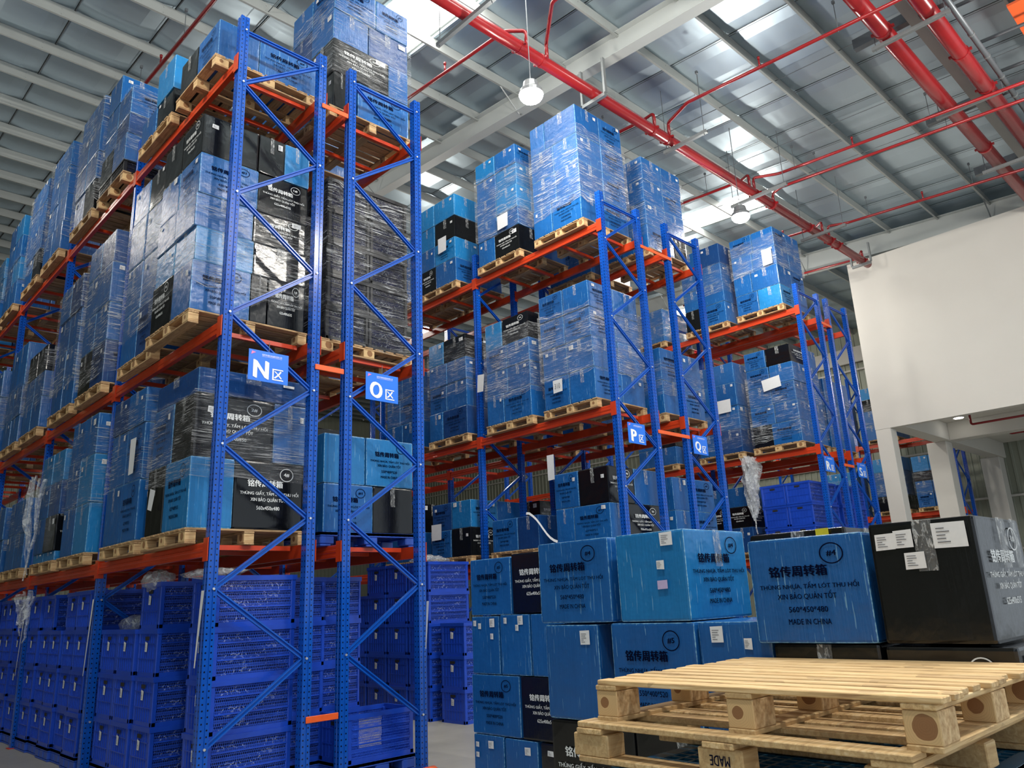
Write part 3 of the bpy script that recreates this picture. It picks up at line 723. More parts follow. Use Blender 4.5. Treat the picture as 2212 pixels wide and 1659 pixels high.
# ---------------------------------------------------------------- rack loads
ORD = ['first', 'second', 'third', 'fourth', 'fifth', 'sixth', 'seventh', 'eighth', 'ninth', 'tenth']
ROWN = ['bottom row', 'second row', 'third row', 'fourth row', 'fifth row', 'sixth row']
LNAME = {1: 'lower', 2: 'middle', 3: 'top'}
def parse(s, W):
    out = []; i = 0
    while i < len(s):
        c = s[i]; i += 1; d = ''
        while i < len(s) and s[i].isdigit(): d += s[i]; i += 1
        out.append([c, int(d) / 100 if d else None])
    known = sum(w for _, w in out if w); un = [o for o in out if o[1] is None]
    for o in un: o[1] = (W - known) / len(un)
    return out
def load(rk, lev, slot, x0, y0, deck, layers, W=1.16, D=1.04, wrap=None, thick=False, pallet='wood', along='x', jit=.012, solid=False, pl=None):
    where = f"{ORD[slot]} pallet on rack {rk}'s {LNAME[lev]} level"
    grp = f"boxes on rack {rk}"
    pw, pd = pl or (1.2, 1.08); px = x0 - (pw - W) / 2; ph = .14
    if pallet == 'wood':
        if along == 'x': wood_pallet(px, y0 - .02, deck - ph, pw, pd, 'x', f"wooden pallet, {ORD[slot]} from the sign end, on rack {rk}'s {LNAME[lev]} level", 'wooden pallets in the racks')
        else: wood_pallet(px, y0 - .02, deck - ph, pd, pw, 'y', f"wooden pallet, {ORD[slot]} from the sign end, on rack {rk}'s {LNAME[lev]} level", 'wooden pallets in the racks')
    elif pallet == 'plastic': plastic_pallet(px, y0 - .02, deck - ph, pw, pd, f"blue plastic pallet, {ORD[slot]} from the sign end, on rack {rk}'s {LNAME[lev]} level", h=ph)
    z = deck + .001
    for li, ly in enumerate(layers):
        h, fr, si = ly[:3]; F = parse(fr, W); S = parse(si, D); d0 = S[0][1]; w0 = F[0][1]; ox = RND.uniform(-jit, jit); oy = RND.uniform(-jit, jit) * .5
        if len(ly) > 3: ox += ly[3]
        x = x0
        for i, (c, w) in enumerate(F):
            if c != '.':
                jx = RND.uniform(-jit, jit) * .3; pos = ['front left', 'front right'][i > 0] if len(F) < 3 else ['front left', 'front middle', 'front right', 'front end'][i]
                if len(F) == 1: pos = 'front'
                gp = .008
                dd = d0 if i == 0 else d0 * RND.uniform(.94, 1.0)
                if c in 'nxNX':
                    kk = c.lower(); L, Wc, H = CRD[kk]
                    crate(kk, x + ox, y0 + oy, z, f"{'blue' if kk == 'n' else 'black'} plastic crate, {ROWN[li]}, {pos}, {where}", grp, sx=(w - gp) / L, sy=(dd - gp) / Wc, sz=(h - .004) / H, tagon=False)
                else:
                    sc = S[0][0] if i == 0 else c; fcs = {'F': 'T' if c.isupper() else 'P'}
                    if i == 0: fcs['L'] = 'T' if sc.isupper() else 'P'
                    if i == len(F) - 1: fcs['R'] = 'P'
                    pr = 'printed ' if c.isupper() or (i == 0 and sc.isupper()) else 'plain '
                    yo = RND.uniform(0, .012) + (.0 if i == 0 else 0)
                    carton(c, x + ox + jx, y0 + oy + yo, z, w - gp, dd - gp, h - .004, fcs, f"{pr}{CW[c.lower()]} box, {ROWN[li]}, {pos}, {where}", grp)
            x += w
        y = y0 + d0
        for j, (c, d) in enumerate(S[1:]):
            if c != '.':
                pos = 'aisle side ' + ['second', 'third', 'fourth'][j]; gp = .008; jx = RND.uniform(-jit, jit) * .6
                if c in 'nxNX':
                    kk = c.lower(); L, Wc, H = CRD[kk]
                    crate(kk, x0 + ox, y + oy, z, f"{'blue' if kk == 'n' else 'black'} plastic crate, {ROWN[li]}, {pos}, {where}", grp, sx=(w0 - gp) / L, sy=(d - gp) / Wc, sz=(h - .004) / H, tagon=False)
                else:
                    pr = 'printed ' if c.isupper() else 'plain '
                    carton(c, x0 + ox + jx, y + oy + .012, z, max(w0, .45) - gp if len(F) < 2 else w0 - gp, d - gp - .012, h - .004, {'L': 'T' if c.isupper() else 'P'}, f"{pr}{CW[c.lower()]} box, {ROWN[li]}, {pos}, {where}", grp)
            y += d
        z += h
    if wrap:
        film(x0 - .01, y0 - .005, deck + wrap[0], W + .02, D + .01, wrap[1] - wrap[0], f"clear stretch film around the {ORD[slot]} load on rack {rk}'s {LNAME[lev]} level", thick)
def dk(l, lv=None): return (lv or LV)[l] + .062 + .14
BY = 2.952
def pos(rackx, bay, s, by=BY, y00=0): return rackx, y00 + bay * by + (.25, 1.55)[s]
NX = -.13
def NL(l, slot, layers, dx=0, dy=0, **k):
    x, y = pos(NX, slot // 2, slot % 2); load('N', l, slot, x + dx, y + dy, dk(l), layers, **k)
# rack N, lower level
NL(1, 0, [(.65, 'c42K', 'C60k'), (.60, 'K78b', 'kB'), (.25, 'd', 'd')], wrap=(.45, 1.27), thick=True, W=1.14)
NL(1, 1, [(.62, 'bb', 'Db'), (.60, 'bb', 'Bb'), (.38, 'bc', 'bd')], wrap=(.6, 1.5))
NL(1, 2, [(.58, 'cc', 'cb'), (.58, 'cb', 'cb'), (.5, 'bb', 'bb')], wrap=(.5, 1.5))
NL(1, 3, [(.12, 'c60c', 'cc'), (.46, 'K70b', 'kb'), (.44, 'db', 'db'), (.42, 'cc', 'cc')], wrap=(.72, 1.3))
NL(1, 4, [(.5, 'bb', 'bb'), (.5, 'bc', 'bb')], wrap=(.3, .95))
NL(1, 5, [(.5, 'bb', 'bb'), (.5, 'bb', 'bb')])
NL(1, 6, [(.5, 'cb', 'bb'), (.5, 'bb', 'cb')])
# rack N, middle level
NL(2, 0, [(.52, 'B60k18K', 'b48K'), (.36, 'c60k', 'bc', .02), (.36, 'b60K', 'bb'), (.45, 'B62K', 'Bb'), (.45, 'k60k30c', 'Kk')], dx=-.12, W=1.20, wrap=(.25, 1.35), along='x', pl=(1.24, 1.12))
NL(2, 1, [(.6, 'db', 'Db'), (.6, 'bb', 'bb'), (.6, 'bb', 'bb'), (.45, 'kk', 'kb')], wrap=(.3, 1.9), thick=True)
NL(2, 2, [(.55, 'Dd', 'Dk'), (.5, 'bb', 'bb'), (.55, 'bb', 'bb'), (.45, 'db', 'bb')], wrap=(.1, 2.0), thick=True)
NL(2, 3, [(.42, 'bk', 'bb'), (.46, 'bb', 'kb'), (.5, 'bb', 'bb'), (.5, 'db', 'bb')], wrap=(.3, 1.85), thick=True)
NL(2, 4, [(.48, 'bb', 'bb'), (.40, 'bb', 'bb'), (.42, 'kb', 'kk')], wrap=(.35, 1.2), thick=True)
NL(2, 5, [(.45, 'bb', 'bb'), (.5, 'bb', 'bb'), (.75, 'B', 'bb')], wrap=(.4, 1.0))
NL(2, 6, [(.55, 'bb', 'bb'), (.55, 'bb', 'bb'), (.5, 'bb', 'bb')], wrap=(.3, 1.3))
NL(2, 7, [(.55, 'db', 'bb'), (.55, 'bb', 'bb'), (.5, 'bb', 'bb')])
# rack N, top level
NL(3, 0, [(.46, 'b46B', 'B55k')], W=1.16, dx=-.03, along='y')
NL(3, 1, [(.35, 'k60b', 'kb'), (.46, 'c55.', 'b55.')])
NL(3, 2, [(.18, 'x60x', 'xx'), (.42, 'bb', 'bk'), (.30, 'db', 'bb'), (.42, 'B90b', 'bb')], wrap=(.15, 1.3), along='y')
o_ = carton('b', NX, pos(NX, 1, 0)[1] + .5, dk(3) + 1.325, .55, .5, .45, {'F': 'P', 'L': 'P'}, "blue box alone on top at back, third load on rack N's top level", 'boxes on rack N')
NL(3, 3, [(.5, 'kb', 'kb'), (.45, 'bb', 'kb'), (.5, 'bb', 'bb'), (.45, 'bb', 'bb')], wrap=(.1, 1.85), thick=True)
NL(3, 4, [(.5, 'bb', 'bb'), (.5, 'bb', 'bb'), (.5, 'bb', 'bb'), (.45, 'bb', 'bb')], wrap=(.2, 1.9))
NL(3, 5, [(.5, 'kb', 'bb'), (.5, 'bb', 'bb'), (.45, 'bb', 'bb'), (.4, 'bb', 'bb')], wrap=(.2, 1.8), thick=True)
NL(3, 6, [(.5, 'bb', 'cb'), (.45, 'cb', 'cb'), (.45, 'bc', 'cb'), (.42, 'cc', 'cb')], wrap=(.4, 1.0))
NL(3, 7, [(.5, 'bb', 'cb'), (.45, 'cb', 'cb'), (.45, 'cc', 'cb')], wrap=(.4, 1.3))
NL(3, 8, [(.5, 'cb', 'cb'), (.5, 'cb', 'cb'), (.45, 'cb', 'cb')])
def OL(l, slot, layers, dx=0, dy=0, **k):
    x, y = pos(1.22, slot // 2, slot % 2); load('O', l, slot, x + dx, y + dy, dk(l), layers, **k)
OL(3, 0, [(.50, 'k22d12B', 'kb'), (.46, 'K80b', 'kb'), (.44, 'b50d', 'bd'), (.44, 'B60B', 'Bb')], wrap=(.4, 1.6), W=1.10, along='x')
OL(3, 1, [(.45, 'kb', 'kb'), (.45, 'bk', 'kb'), (.4, 'bb', 'kb')])
OL(2, 0, [(.39, 'x55x', 'xx'), (.39, 'x55x', 'xx'), (.39, 'x55x', 'xx'), (.39, 'x55x', 'xx'), (.39, 'x55x', 'xx')], dx=-.02, wrap=(.0, 1.9), thick=False, W=1.08, along='y')
OL(2, 1, [(.5, 'kb', 'kb'), (.5, 'kb', 'kb'), (.5, 'bb', 'kb')])
OL(1, 0, [(.50, 'B60k', 'd50d'), (.52, 'c50C', 'd50d')], pallet='plastic', W=1.12)
OL(1, 1, [(.55, 'Bb', 'Db'), (.35, 'bb', 'kb'), (.50, 'KK', 'kK')])
OL(1, 2, [(.5, 'bb', 'bb'), (.5, 'bk', 'bb')])
PBY = 2.91
def PL(rk, xx, by, y00, l, slot, layers, dx=0, dy=0, lv=None, **k):
    x, y = pos(xx, slot // 2, slot % 2, by, y00); load(rk, l, slot, x + dx, y + dy, dk(l, lv), layers, **k)
P_ = lambda *a, **k: PL('P', 5.60, PBY, -.03, *a, **k)
P_(3, 0, [(.50, 'b50B', 'B62b'), (.52, 'bB', 'b50b'), (.50, 'bB', 'bb'), (.52, 'bB', 'b70b')], wrap=(.3, 1.65), thick=True, W=1.18)
P_(3, 1, [(.46, 'k60b', 'K60b'), (.34, 'bb', 'bb'), (.42, 'cb', 'bb'), (.42, 'cc', 'cb'), (.36, 'Bb', 'cc')], dy=.1, wrap=(.45, 1.7), thick=True)
P_(3, 2, [(.46, 'B55b', 'b60K'), (.42, 'cb', 'B60b'), (.44, 'kb', 'k60c'), (.44, 'cc', 'b60c')], dy=.15)
P_(3, 3, [(.46, 'bb', 'cb'), (.46, 'bb', 'cb'), (.42, 'cc', 'cb')], wrap=(.3, 1.2))
P_(2, 0, [(.48, 'B65b', 'b50B'), (.48, 'bb', 'bb'), (.46, 'Bb', 'BB'), (.42, 'Bb', 'bB')], wrap=(.42, 1.5), thick=True, W=1.2)
P_(2, 1, [(.50, 'bb', 'B62b'), (.40, 'bb', 'bb'), (.40, 'bb', 'bB'), (.45, 'kk', 'K62c')], wrap=(.4, 1.55), thick=True)
P_(2, 2, [(.50, 'db', 'B65b'), (.48, 'bb', 'b55B'), (.40, 'bb', 'bb'), (.42, 'kk', 'k60c')], dy=-.05, wrap=(.75, 1.7))
P_(2, 3, [(.50, 'bb', 'bb'), (.50, 'bb', 'B60b'), (.45, 'bb', 'bb')], wrap=(.5, 1.3))
P_(1, 0, [(.52, 'b40K', 'B68b'), (.52, 'K60b', 'k55B')], dy=-.1, dx=.0, W=1.18)
P_(1, 1, [(.50, 'd50b', 'b45B')], dy=.0)
P_(1, 2, [(.46, 'K60k', 'k50B'), (.46, 'C60b', 'c50D')], dy=-.06)
P_(1, 3, [(.5, 'bb', 'bb'), (.5, 'kk', 'kk')])
Q_ = lambda *a, **k: PL('Q', 7.30, PBY, -.03, *a, **k)
Q_(3, 0, [(.46, 'B75k', 'b60b'), (.42, 'bb', 'b50b'), (.44, 'bB', 'bb'), (.44, 'bb', 'bk')], wrap=(.2, 1.6))
Q_(3, 1, [(.46, 'bb', 'bb'), (.46, 'bb', 'bb'), (.46, 'bb', 'bb')], wrap=(.2, 1.3))
Q_(2, 0, [(.55, 'bB', 'b50b'), (.55, 'Bb', 'b50b')], wrap=(.3, .9))
Q_(2, 1, [(.5, 'bb', 'bb'), (.5, 'kb', 'bb'), (.4, 'bb', 'cb')], wrap=(.3, 1.3))
Q_(2, 2, [(.5, 'bb', 'bb'), (.5, 'kb', 'bb')])
Q_(1, 0, [(.50, 'b45B', 'bb'), (.52, 'b40B', 'cb')])
Q_(1, 1, [(.5, 'KK', 'kk'), (.5, 'bb', 'kk'), (.4, 'cc', 'cc')])
Q_(1, 2, [(.5, 'KK', 'kk'), (.5, 'KK', 'kk')])
R_ = lambda *a, **k: PL('R', 11.66, 2.95, -.166, *a, **k)
R_(3, 0, [(.45, 'C60b', 'c52B'), (.45, 'bB', 'b62b'), (.42, 'bb', 'b55b'), (.44, 'Bb', 'b50B')], wrap=(.85, 1.6), thick=True, W=1.16)
R_(3, 1, [(.48, 'bb', 'B62k'), (.45, 'bb', 'b55b'), (.45, 'bb', 'bb'), (.48, 'db', 'bb')], wrap=(.7, 1.4))
R_(3, 2, [(.40, 'bb', 'bb'), (.40, 'bb', 'bb')], wrap=(.1, .8))
R_(2, 0, [(.44, 'b60b', 'B62k'), (.40, 'bb', 'b50B'), (.40, 'bb', 'Bb'), (.40, 'bb', 'bB'), (.38, 'K80b', 'k55B')], W=1.14, wrap=(.1, 1.5))
R_(2, 1, [(.5, 'db', 'bb'), (.5, 'bb', 'bb'), (.5, 'bb', 'bb'), (.45, 'bb', 'bb')], wrap=(.1, .9))
R_(2, 2, [(.4, 'bb', 'bb'), (.4, 'kb', 'bb')])
R_(1, 0, [(.42, 'n60n', 'nn'), (.42, 'n60n', 'nn'), (.42, 'n60n', 'nn')], W=1.16, pallet='plastic')
R_(1, 1, [(.5, 'DB', 'db'), (.42, 'KK', 'KK'), (.4, 'bb', 'bb')])
R_(1, 2, [(.5, 'bb', 'bb'), (.42, 'KK', 'BK')])
S_ = lambda *a, **k: PL('S', 13.0, 2.95, -.166, *a, **k)
S_(2, 0, [(.5, 'bb', 'bb'), (.5, 'bb', 'bb'), (.5, 'bb', 'bb')], wrap=(.2, 1.2))
S_(1, 0, [(.42, 'nn', 'nn'), (.42, 'nn', 'nn'), (.42, 'nn', 'nn')], pallet='plastic')
TLV = {1: 3.70, 2: 6.10}
T_ = lambda *a, **k: PL('T', 23.9, 2.95, 1.05, *a, lv=TLV, **k)
T_(1, 0, [(.48, 'bb', 'BB'), (.36, 'bb', 'bb'), (.30, 'kk', 'kk'), (.5, 'cc', 'Cc')], wrap=(.4, 1.2))
T_(1, 1, [(.48, 'kk', 'kk'), (.40, 'bb', 'bb'), (.40, 'bb', 'bb'), (.45, 'cc', 'cc')], wrap=(.4, 1.3))
T_(1, 2, [(.5, 'bb', 'bb'), (.5, 'bb', 'bb'), (.45, 'cc', 'cc')], wrap=(.4, 1.2))
T_(2, 1, [(.5, 'bb', 'bb'), (.5, 'bb', 'bb'), (.4, 'kk', 'kk'), (.4, 'cc', 'cc')], wrap=(.4, 1.3))
T_(2, 2, [(.5, 'bb', 'bb'), (.5, 'bb', 'cb'), (.5, 'kc', 'ck')], wrap=(.3, 1.3))
T_(2, 3, [(.5, 'bb', 'bb'), (.5, 'bb', 'bb'), (.4, 'kk', 'kk')], wrap=(.3, 1.3))

# ---------------------------------------------------------------- ground level crates
def crate_stack(x, y, n, where, z0=.15, sx=1.0, base=True, full=True):
    if base: plastic_pallet(x - .01, y - .01, 0, .79 * sx, .53, f"blue plastic pallet on the floor under crates {where}", h=.148)
    for i in range(n):
        nm = ['bottom', 'second', 'third', 'fourth', 'fifth', 'sixth'][i] + (' and topmost' if i == n - 1 and n > 1 else '')
        crate('n', x + RND.uniform(-.006, .006), y + RND.uniform(-.004, .004), z0 + i * .44, f"blue plastic crate, {nm} of the stack {where}", 'blue crates on the floor', sx=sx, full=full)
crate_stack(.12, .15, 4, "at rack N's end frame")
crate_stack(.05, 1.26, 4, 'second from the end under rack N')
crate_stack(.03, 1.78, 3, 'third from the end under rack N')
crate_stack(.03, 2.30, 3, 'fourth from the end under rack N')
ys = [(3.25, 4), (3.77, 4), (4.29, 3), (4.81, 4), (5.33, 4), (6.2, 3), (6.72, 4), (7.24, 4), (7.8, 4)]
for i, (y, n_) in enumerate(ys): crate_stack(.03 if i % 2 else .0, y, n_, f"{['fifth','sixth','seventh','eighth','ninth','tenth','eleventh','twelfth','thirteenth'][i]} from the end under rack N")
crate_stack(.92, .72, 4, 'between racks N and O', sx=.80)
crate_stack(1.56, .80, 4, 'behind the open crate under rack O', sx=.60)
crate_stack(2.06, .80, 0, 'x', base=False)
plastic_pallet(1.50, .18, 0, .79, .53, 'blue plastic pallet under the open crate below rack O', h=.148)
crate('n', 1.51, .20, .15, 'open topped blue crate in front of the stack below rack O', full=False, tagon=False)
for (x, y, n_, w) in ((4.36, 2.62, 5, 'first along the aisle past rack O'), (4.36, 3.16, 5, 'second along the aisle past rack O'), (4.36, 3.70, 5, 'third along the aisle past rack O'), (4.36, 4.24, 4, 'fourth along the aisle past rack O'), (4.45, 1.95, 3, 'lower one beside the left carton column')):
    crate_stack(x, y, n_, w, z0=.0, base=False)

def crumple(name, cx, cy, cz, sx, sy, sz, label, mat='bag', seed=0, n=12, cat='plastic film'):
    r = random.Random(seed); b = MB(); idx = {}
    for i in range(n + 1):
        for j in range(n // 2 + 1):
            th = 2 * math.pi * i / n; ph = math.pi * j / (n // 2); rr = 1 + r.uniform(-.28, .22)
            if i == n: idx[(i, j)] = idx[(0, j)]; continue
            idx[(i, j)] = len(b.v); b.v.append((sx * rr * math.cos(th) * math.sin(ph), sy * rr * math.sin(th) * math.sin(ph), sz * rr * math.cos(ph)))
    for i in range(n):
        for j in range(n // 2): b.f.append((idx[(i, j)], idx[(i + 1, j)], idx[(i + 1, j + 1)], idx[(i, j + 1)]))
    o = ob(name, b.mesh(name, M[mat], True), None, (cx, cy, cz)); tag(o, label, cat); return o
crumple('plastic_bag', .10, 1.5, 1.93, .14, .22, .10, 'clear plastic bag spilling over the tallest crate stack under rack N', seed=1)
crumple('plastic_bag', .30, 2.3, 1.52, .22, .42, .09, 'crumpled clear plastic bag lying on the shorter crates under rack N', seed=2)
crumple('plastic_bag', 4.6, 2.9, 2.24, .28, .3, .07, 'pale plastic sheet bunched on the crates beyond rack O', seed=3)
crumple('plastic_bag', .25, .45, 1.94, .30, .2, .05, 'clear plastic showing on top of the crates at rack N end', seed=4)

def hanging(name, x, y, z1, z0, w, label, seed=0, mat='bag', strands=9):
    r = random.Random(seed); b = MB()
    for s in range(strands):
        px, py = r.uniform(-w, w) * .5, r.uniform(-w, w) * .25; zz = z1 - r.uniform(0, .12); L = (z1 - z0) * r.uniform(.55, 1.0); ww = w * r.uniform(.10, .28); n = 9; prev = None
        for k in range(n + 1):
            t = k / n; wob = math.sin(t * 7 + s) * w * .12; taper = (1 - .75 * t ** 2); c = Vector((x + px * taper + wob + r.uniform(-.012, .012), y + py * taper + r.uniform(-.015, .015), zz - L * t)); a = r.uniform(-.6, .6)
            d = Vector((math.cos(a), math.sin(a), 0)) * ww * (.35 + taper * .65); cur = (c - d, c + Vector((0, -.02, 0)), c + d)
            if prev: b.quad([prev[0], prev[1], cur[1], cur[0]]); b.quad([prev[1], prev[2], cur[2], cur[1]])
            prev = cur
    o = ob(name, b.mesh(name, M[mat], True)); tag(o, label, 'plastic film'); return o
hanging('hanging_film', 11.55, 1.25, 4.25, 3.0, .52, "torn clear film hanging from rack R's middle beam", 5, strands=24)
hanging('hanging_film', 11.55, 1.25, 3.25, 2.75, .10, 'thin tail of film dangling below the torn bundle on rack R', 6, strands=3)
hanging('hanging_film', -.24, 5.25, 3.5, 2.0, .16, "twisted clear film trailing down rack N's third upright", 8, strands=5)
hanging('hanging_film', -.2, 5.4, 2.0, 1.4, .18, 'lower ragged end of film beside the third upright of rack N', 9, strands=5)
# draped strip of white film on the cartons of rack P
b = MB(); prev = None
for k in range(10):
    t = k / 9; c = Vector((5.56, 1.72 - t * .62, 2.86 - .36 * t + .05 * math.sin(t * 6) - (.10 if k > 1 else 0) * t)); cur = (c + Vector((0, 0, .018)), c - Vector((.01, 0, .018)))
    if prev: b.quad([prev[0], cur[0], cur[1], prev[1]])
    prev = cur
o_ = ob('film_strip', b.mesh('film_strip', M['paper'])); tag(o_, "white twisted film strip draped over a box on rack P's lower level", 'plastic film')

# large paper sheets stuck on the loads
def sheet(x, y, z, w, h, label, roll=0, text=None):
    b = MB().quad([(-w / 2, 0, -h / 2), (w / 2, -.006, -h / 2 + .004), (w / 2, 0, h / 2), (-w / 2, -.004, h / 2)])
    o = ob('paper_sheet', b.mesh('paper_sheet', M['paper']), None, (x, y, z), (0, roll, -math.pi / 2)); tag(o, label, 'paper')
    if text:
        b = MB(); text_into(b, text, 0, 0, width=w * .6, height=h * .4, bold=0); ob('handwriting', b.mesh('handwriting', M['grey_print']), o, (0, -.012, 0))
for a in ((-.175, 1.72, 3.20, .16, .38, "tall paper sheet on the second load of rack N's lower level"), (5.555, 1.15, 3.48, .14, .38, "tall paper sheet hanging off the printed box on rack P's lower level"),
          (5.555, .91, 4.69, .19, .20, "square paper sheet marked 310 on rack P's middle level", 0, '310'), (5.555, 2.66, 5.14, .16, .30, "crooked paper sheet on the second load of rack P's middle level", .1),
          (11.61, .26, 8.34, .22, .36, "long paper sheet on the first load of rack R's top level"), (11.61, .55, 5.63, .40, .24, "wide paper sheet on the first load of rack R's middle level", -.1),
          (11.61, 1.70, 5.38, .36, .28, "wide paper sheet on the second load of rack R's middle level"), (5.555, 3.92, 2.77, .27, .27, "square white sheet on the box left in rack P's lower level"),
          (5.545, 1.95, 7.87, .26, .26, "square sheet under the film on rack P's top level"), (5.545, 3.60, 8.05, .24, .30, "paper sheet on the third load of rack P's top level"),
          (-.19, 1.02, 2.66, .13, .20, 'loose paper flap on the bright blue box at rack N lower level', .25)):
    sheet(*a)
# signs
def sign(letter, x0, x1, y, z0, z1):
    root = empty('area_sign', ((x0 + x1) / 2, y, (z0 + z1) / 2)); w, h = x1 - x0, z1 - z0
    tag(root, f'blue hanging sign with white letter {letter} on the rack end', 'sign', 'rack letter signs')
    ob('board', MB().box(-w / 2, w / 2, -.003, .003, -h / 2, h / 2).mesh('board', M['sign']), root)
    b = MB(); text_into(b, letter, -w * .14 - .02, -.035, height=h * .56, width=(w * .34 if letter in 'NOQR' else w * .27), bold=.05); text_into(b, '\u533a', w * .235, -.065, height=h * .37, width=w * .27, bold=.02)
    ob('letters', b.mesh('letters', M['signwhite']), root, (0, -.006, 0))
    b = MB(); text_into(b, '\u94ed\u4f20\u73af\u4fdd\u79d1\u6280\u8d8a\u5357\u6709\u9650\u516c\u53f8', .03, h * .37, width=w * .5, height=.02, bold=0); b.quad([(-w * .25 + .03, 0, h * .32), (w * .25 + .03, 0, h * .32), (w * .25 + .03, 0, h * .315), (-w * .25 + .03, 0, h * .315)])
    ob('small_text', b.mesh('small_text', M['signwhite']), root, (0, -.006, 0))
    b = MB(); b.quad([(-w * .45, 0, h * .33), (-w * .41, 0, h * .36), (-w * .43, 0, h * .45)]); b.quad([(-w * .43, 0, h * .45), (-w * .41, 0, h * .36), (-w * .33, 0, h * .42)])
    ob('pink_mark', b.mesh('pink_mark', M['signpink']), root, (0, -.006, 0))
    b = MB().tube([(0, 0, h / 2 - .015), (0, 0, h / 2 + .10)], .003, 5); ob('wire', b.mesh('wire', M['darksteel']), root)
for L_, a in dict(N=(.205, .61, -.075), O=(1.495, 1.905, -.075), P=(5.86, 6.26, -.105), Q=(7.49, 7.89, -.105), R=(11.75, 12.17, -.24), S=(13.24, 13.66, -.24)).items():
    dz = .05 if L_ in 'RS' else 0
    sign(L_, a[0], a[1], a[2], 3.675 + dz, 3.975 + dz)
# paper strips taped to the uprights
for (x, y, z0, z1, w_) in ((-.055, .01, 1.16, 1.78, .03), (-.055, 2.96, 1.0, 1.8, .025), (-.055, 5.9, .9, 1.75, .025), (2.285, -.06, 1.15, 1.62, .02)):
    b = MB().quad([(x, y - w_, z1), (x, y + w_, z1), (x - .03, y + w_ * .6, z0), (x - .03, y - w_ * .2, z0)]); o_ = ob('paper_strip', b.mesh('paper_strip', M['paper']))
    tag(o_, 'white paper strip hanging on the right upright of rack O' if x > 1 else ('white paper strip taped to the front upright of rack N' if y < 1 else ("white paper strip taped to rack N's second upright" if y < 4 else "white paper strip taped to rack N's third upright")), 'paper strip')
o_ = None
for (x, y) in ((FW + 1.3096 + .0, -.10),):
    g_ = ob('upright_guard', MB().bbox(x - .09, x + .09, y - .06, y + .02, 0, .06, .02).mesh('upright_guard', M['spacer'])); tag(g_, 'short orange guard on the floor at the foot of rack O', 'guard')

# ---------------------------------------------------------------- foreground floor stacks
GF = 'cartons stacked on the floor in front'
def fb(code, x0, y0, z0, dx, dy, dz, faces, label, **k): return carton(code, x0, y0, z0, dx, dy, dz, faces, label, GF, **k)
X = .745
# front column A (z from floor)
fb('b', X, -3.87, 0, .6, .62, .38, {'L': 'P'}, 'blue box on the floor at the bottom of the front stack')
fb('k', X, -3.87, .385, .6, .62, .51, {'L': 'T', 'F': ''}, 'black box with white Chinese print, low in the front stack behind the pallets', mark='K1')
fb('b', X, -3.66, .90, .56, .42, .53, {'L': ''}, 'tall plain blue box with white label below the second #4 box', stick=[('L', .28, .36, 3)])
fb('b', X, -3.78, 1.44, .45, .57, .48, {'L': 'T', 'F': ''}, 'blue #4 box at the top left of the front stack', mark='B4', stick=[])
fb('b', X, -4.34, 0, .6, .46, .38, {'L': 'P'}, 'blue box on the floor behind the stacked pallets')
fb('k', X, -4.5, .385, .6, .62, .51, {'L': 'P'}, 'black box behind the pallets, left of centre')
fb('b', X, -4.32, .905, .56, .56, .53, {'L': 'T'}, 'blue #5 box sitting right behind the wooden pallets', mark='B5', stick=[])
fb('c', X, -4.31, 1.44, .62, .47, .48, {'L': '', 'F': 'T'}, 'bright blue #4 box with white shipping label and lilac sticker', mark='B4', stick=[('L', .27, .40, 3), ('L', .16, .12, 0)])
fb('b', X + .02, -4.74, .905, .56, .41, .53, {'L': ''}, 'plain blue box with two labels beside the #5 box', stick=[('L', -.22, .38, 3), ('L', .2, .3, 0)])
fb('k', X, -5.14, .0, .6, .60, .40, {'L': 'P'}, 'black box on the floor behind the pallets, middle')
fb('k', X, -5.14, .405, .6, .60, .45, {'L': 'P'}, 'black box second from the floor behind the pallets')
fb('k', X, -5.26, .86, .6, .50, .47, {'L': 'P'}, 'black taped box carrying the large right #4 box')
fb('b', X - .03, -5.255, 1.335, .45, .56, .48, {'L': 'T', 'F': ''}, 'blue #4 box standing left of the tall black box', mark='B4', rz=.05, stick=[])
fb('k', X - .02, -5.78, .0, .63, .48, .40, {'L': 'P'}, 'black box on the floor at the right end of the front stack')
fb('k', X - .02, -5.78, .405, .63, .49, .42, {'L': 'T'}, 'black box low at the right end behind the blue plastic pallet', mark='K4')
fb('k', X - .02, -5.79, .83, .63, .50, .495, {'L': 'T', 'F': 'P'}, 'black printed box below the labelled black box at right', mark='K1', stick=[('F', -.3, .35, 3)])
kb = fb('k', X - .025, -5.73, 1.335, .63, .43, .505, {'L': '', 'F': 'T'}, 'glossy black box with white shipping labels, topmost at the right', mark='K1', stick=[('L', .27, .36, 4), ('L', -.34, .34, 5), ('L', -.16, .35, 3), ('L', -.08, .17, 5)])
on_face(TAPE[1], 'packing_tape', kb, 'L', .03, 0, .014, (1.3, 1, 1)); on_face(TAPE[1], 'packing_tape', kb, 'F', 0, 0, .02, (1.3, 1, 1))
on_face(TAPE[0], 'packing_tape', kb, 'F', .3, 0, .02, (1.3, 1, 1))
for (me_, p_, f_, u_, v_, mt_) in ((PAP[2], 'bright blue #4 box with white shipping', 'L', .17, -.10, 'lilac'), ):
    for o in C.objects:
        if o.get('label', '').startswith(p_):
            b = MB().quad([(-.07, 0, -.05), (.07, 0, -.045), (.07, 0, .05), (-.07, 0, .045)]); on_face(b.mesh('lilac_sticker', M[mt_]), 'lilac_sticker', o, f_, u_, v_, .02); on_face(TAPE[0], 'packing_tape', o, 'F', 0, 0, .02)
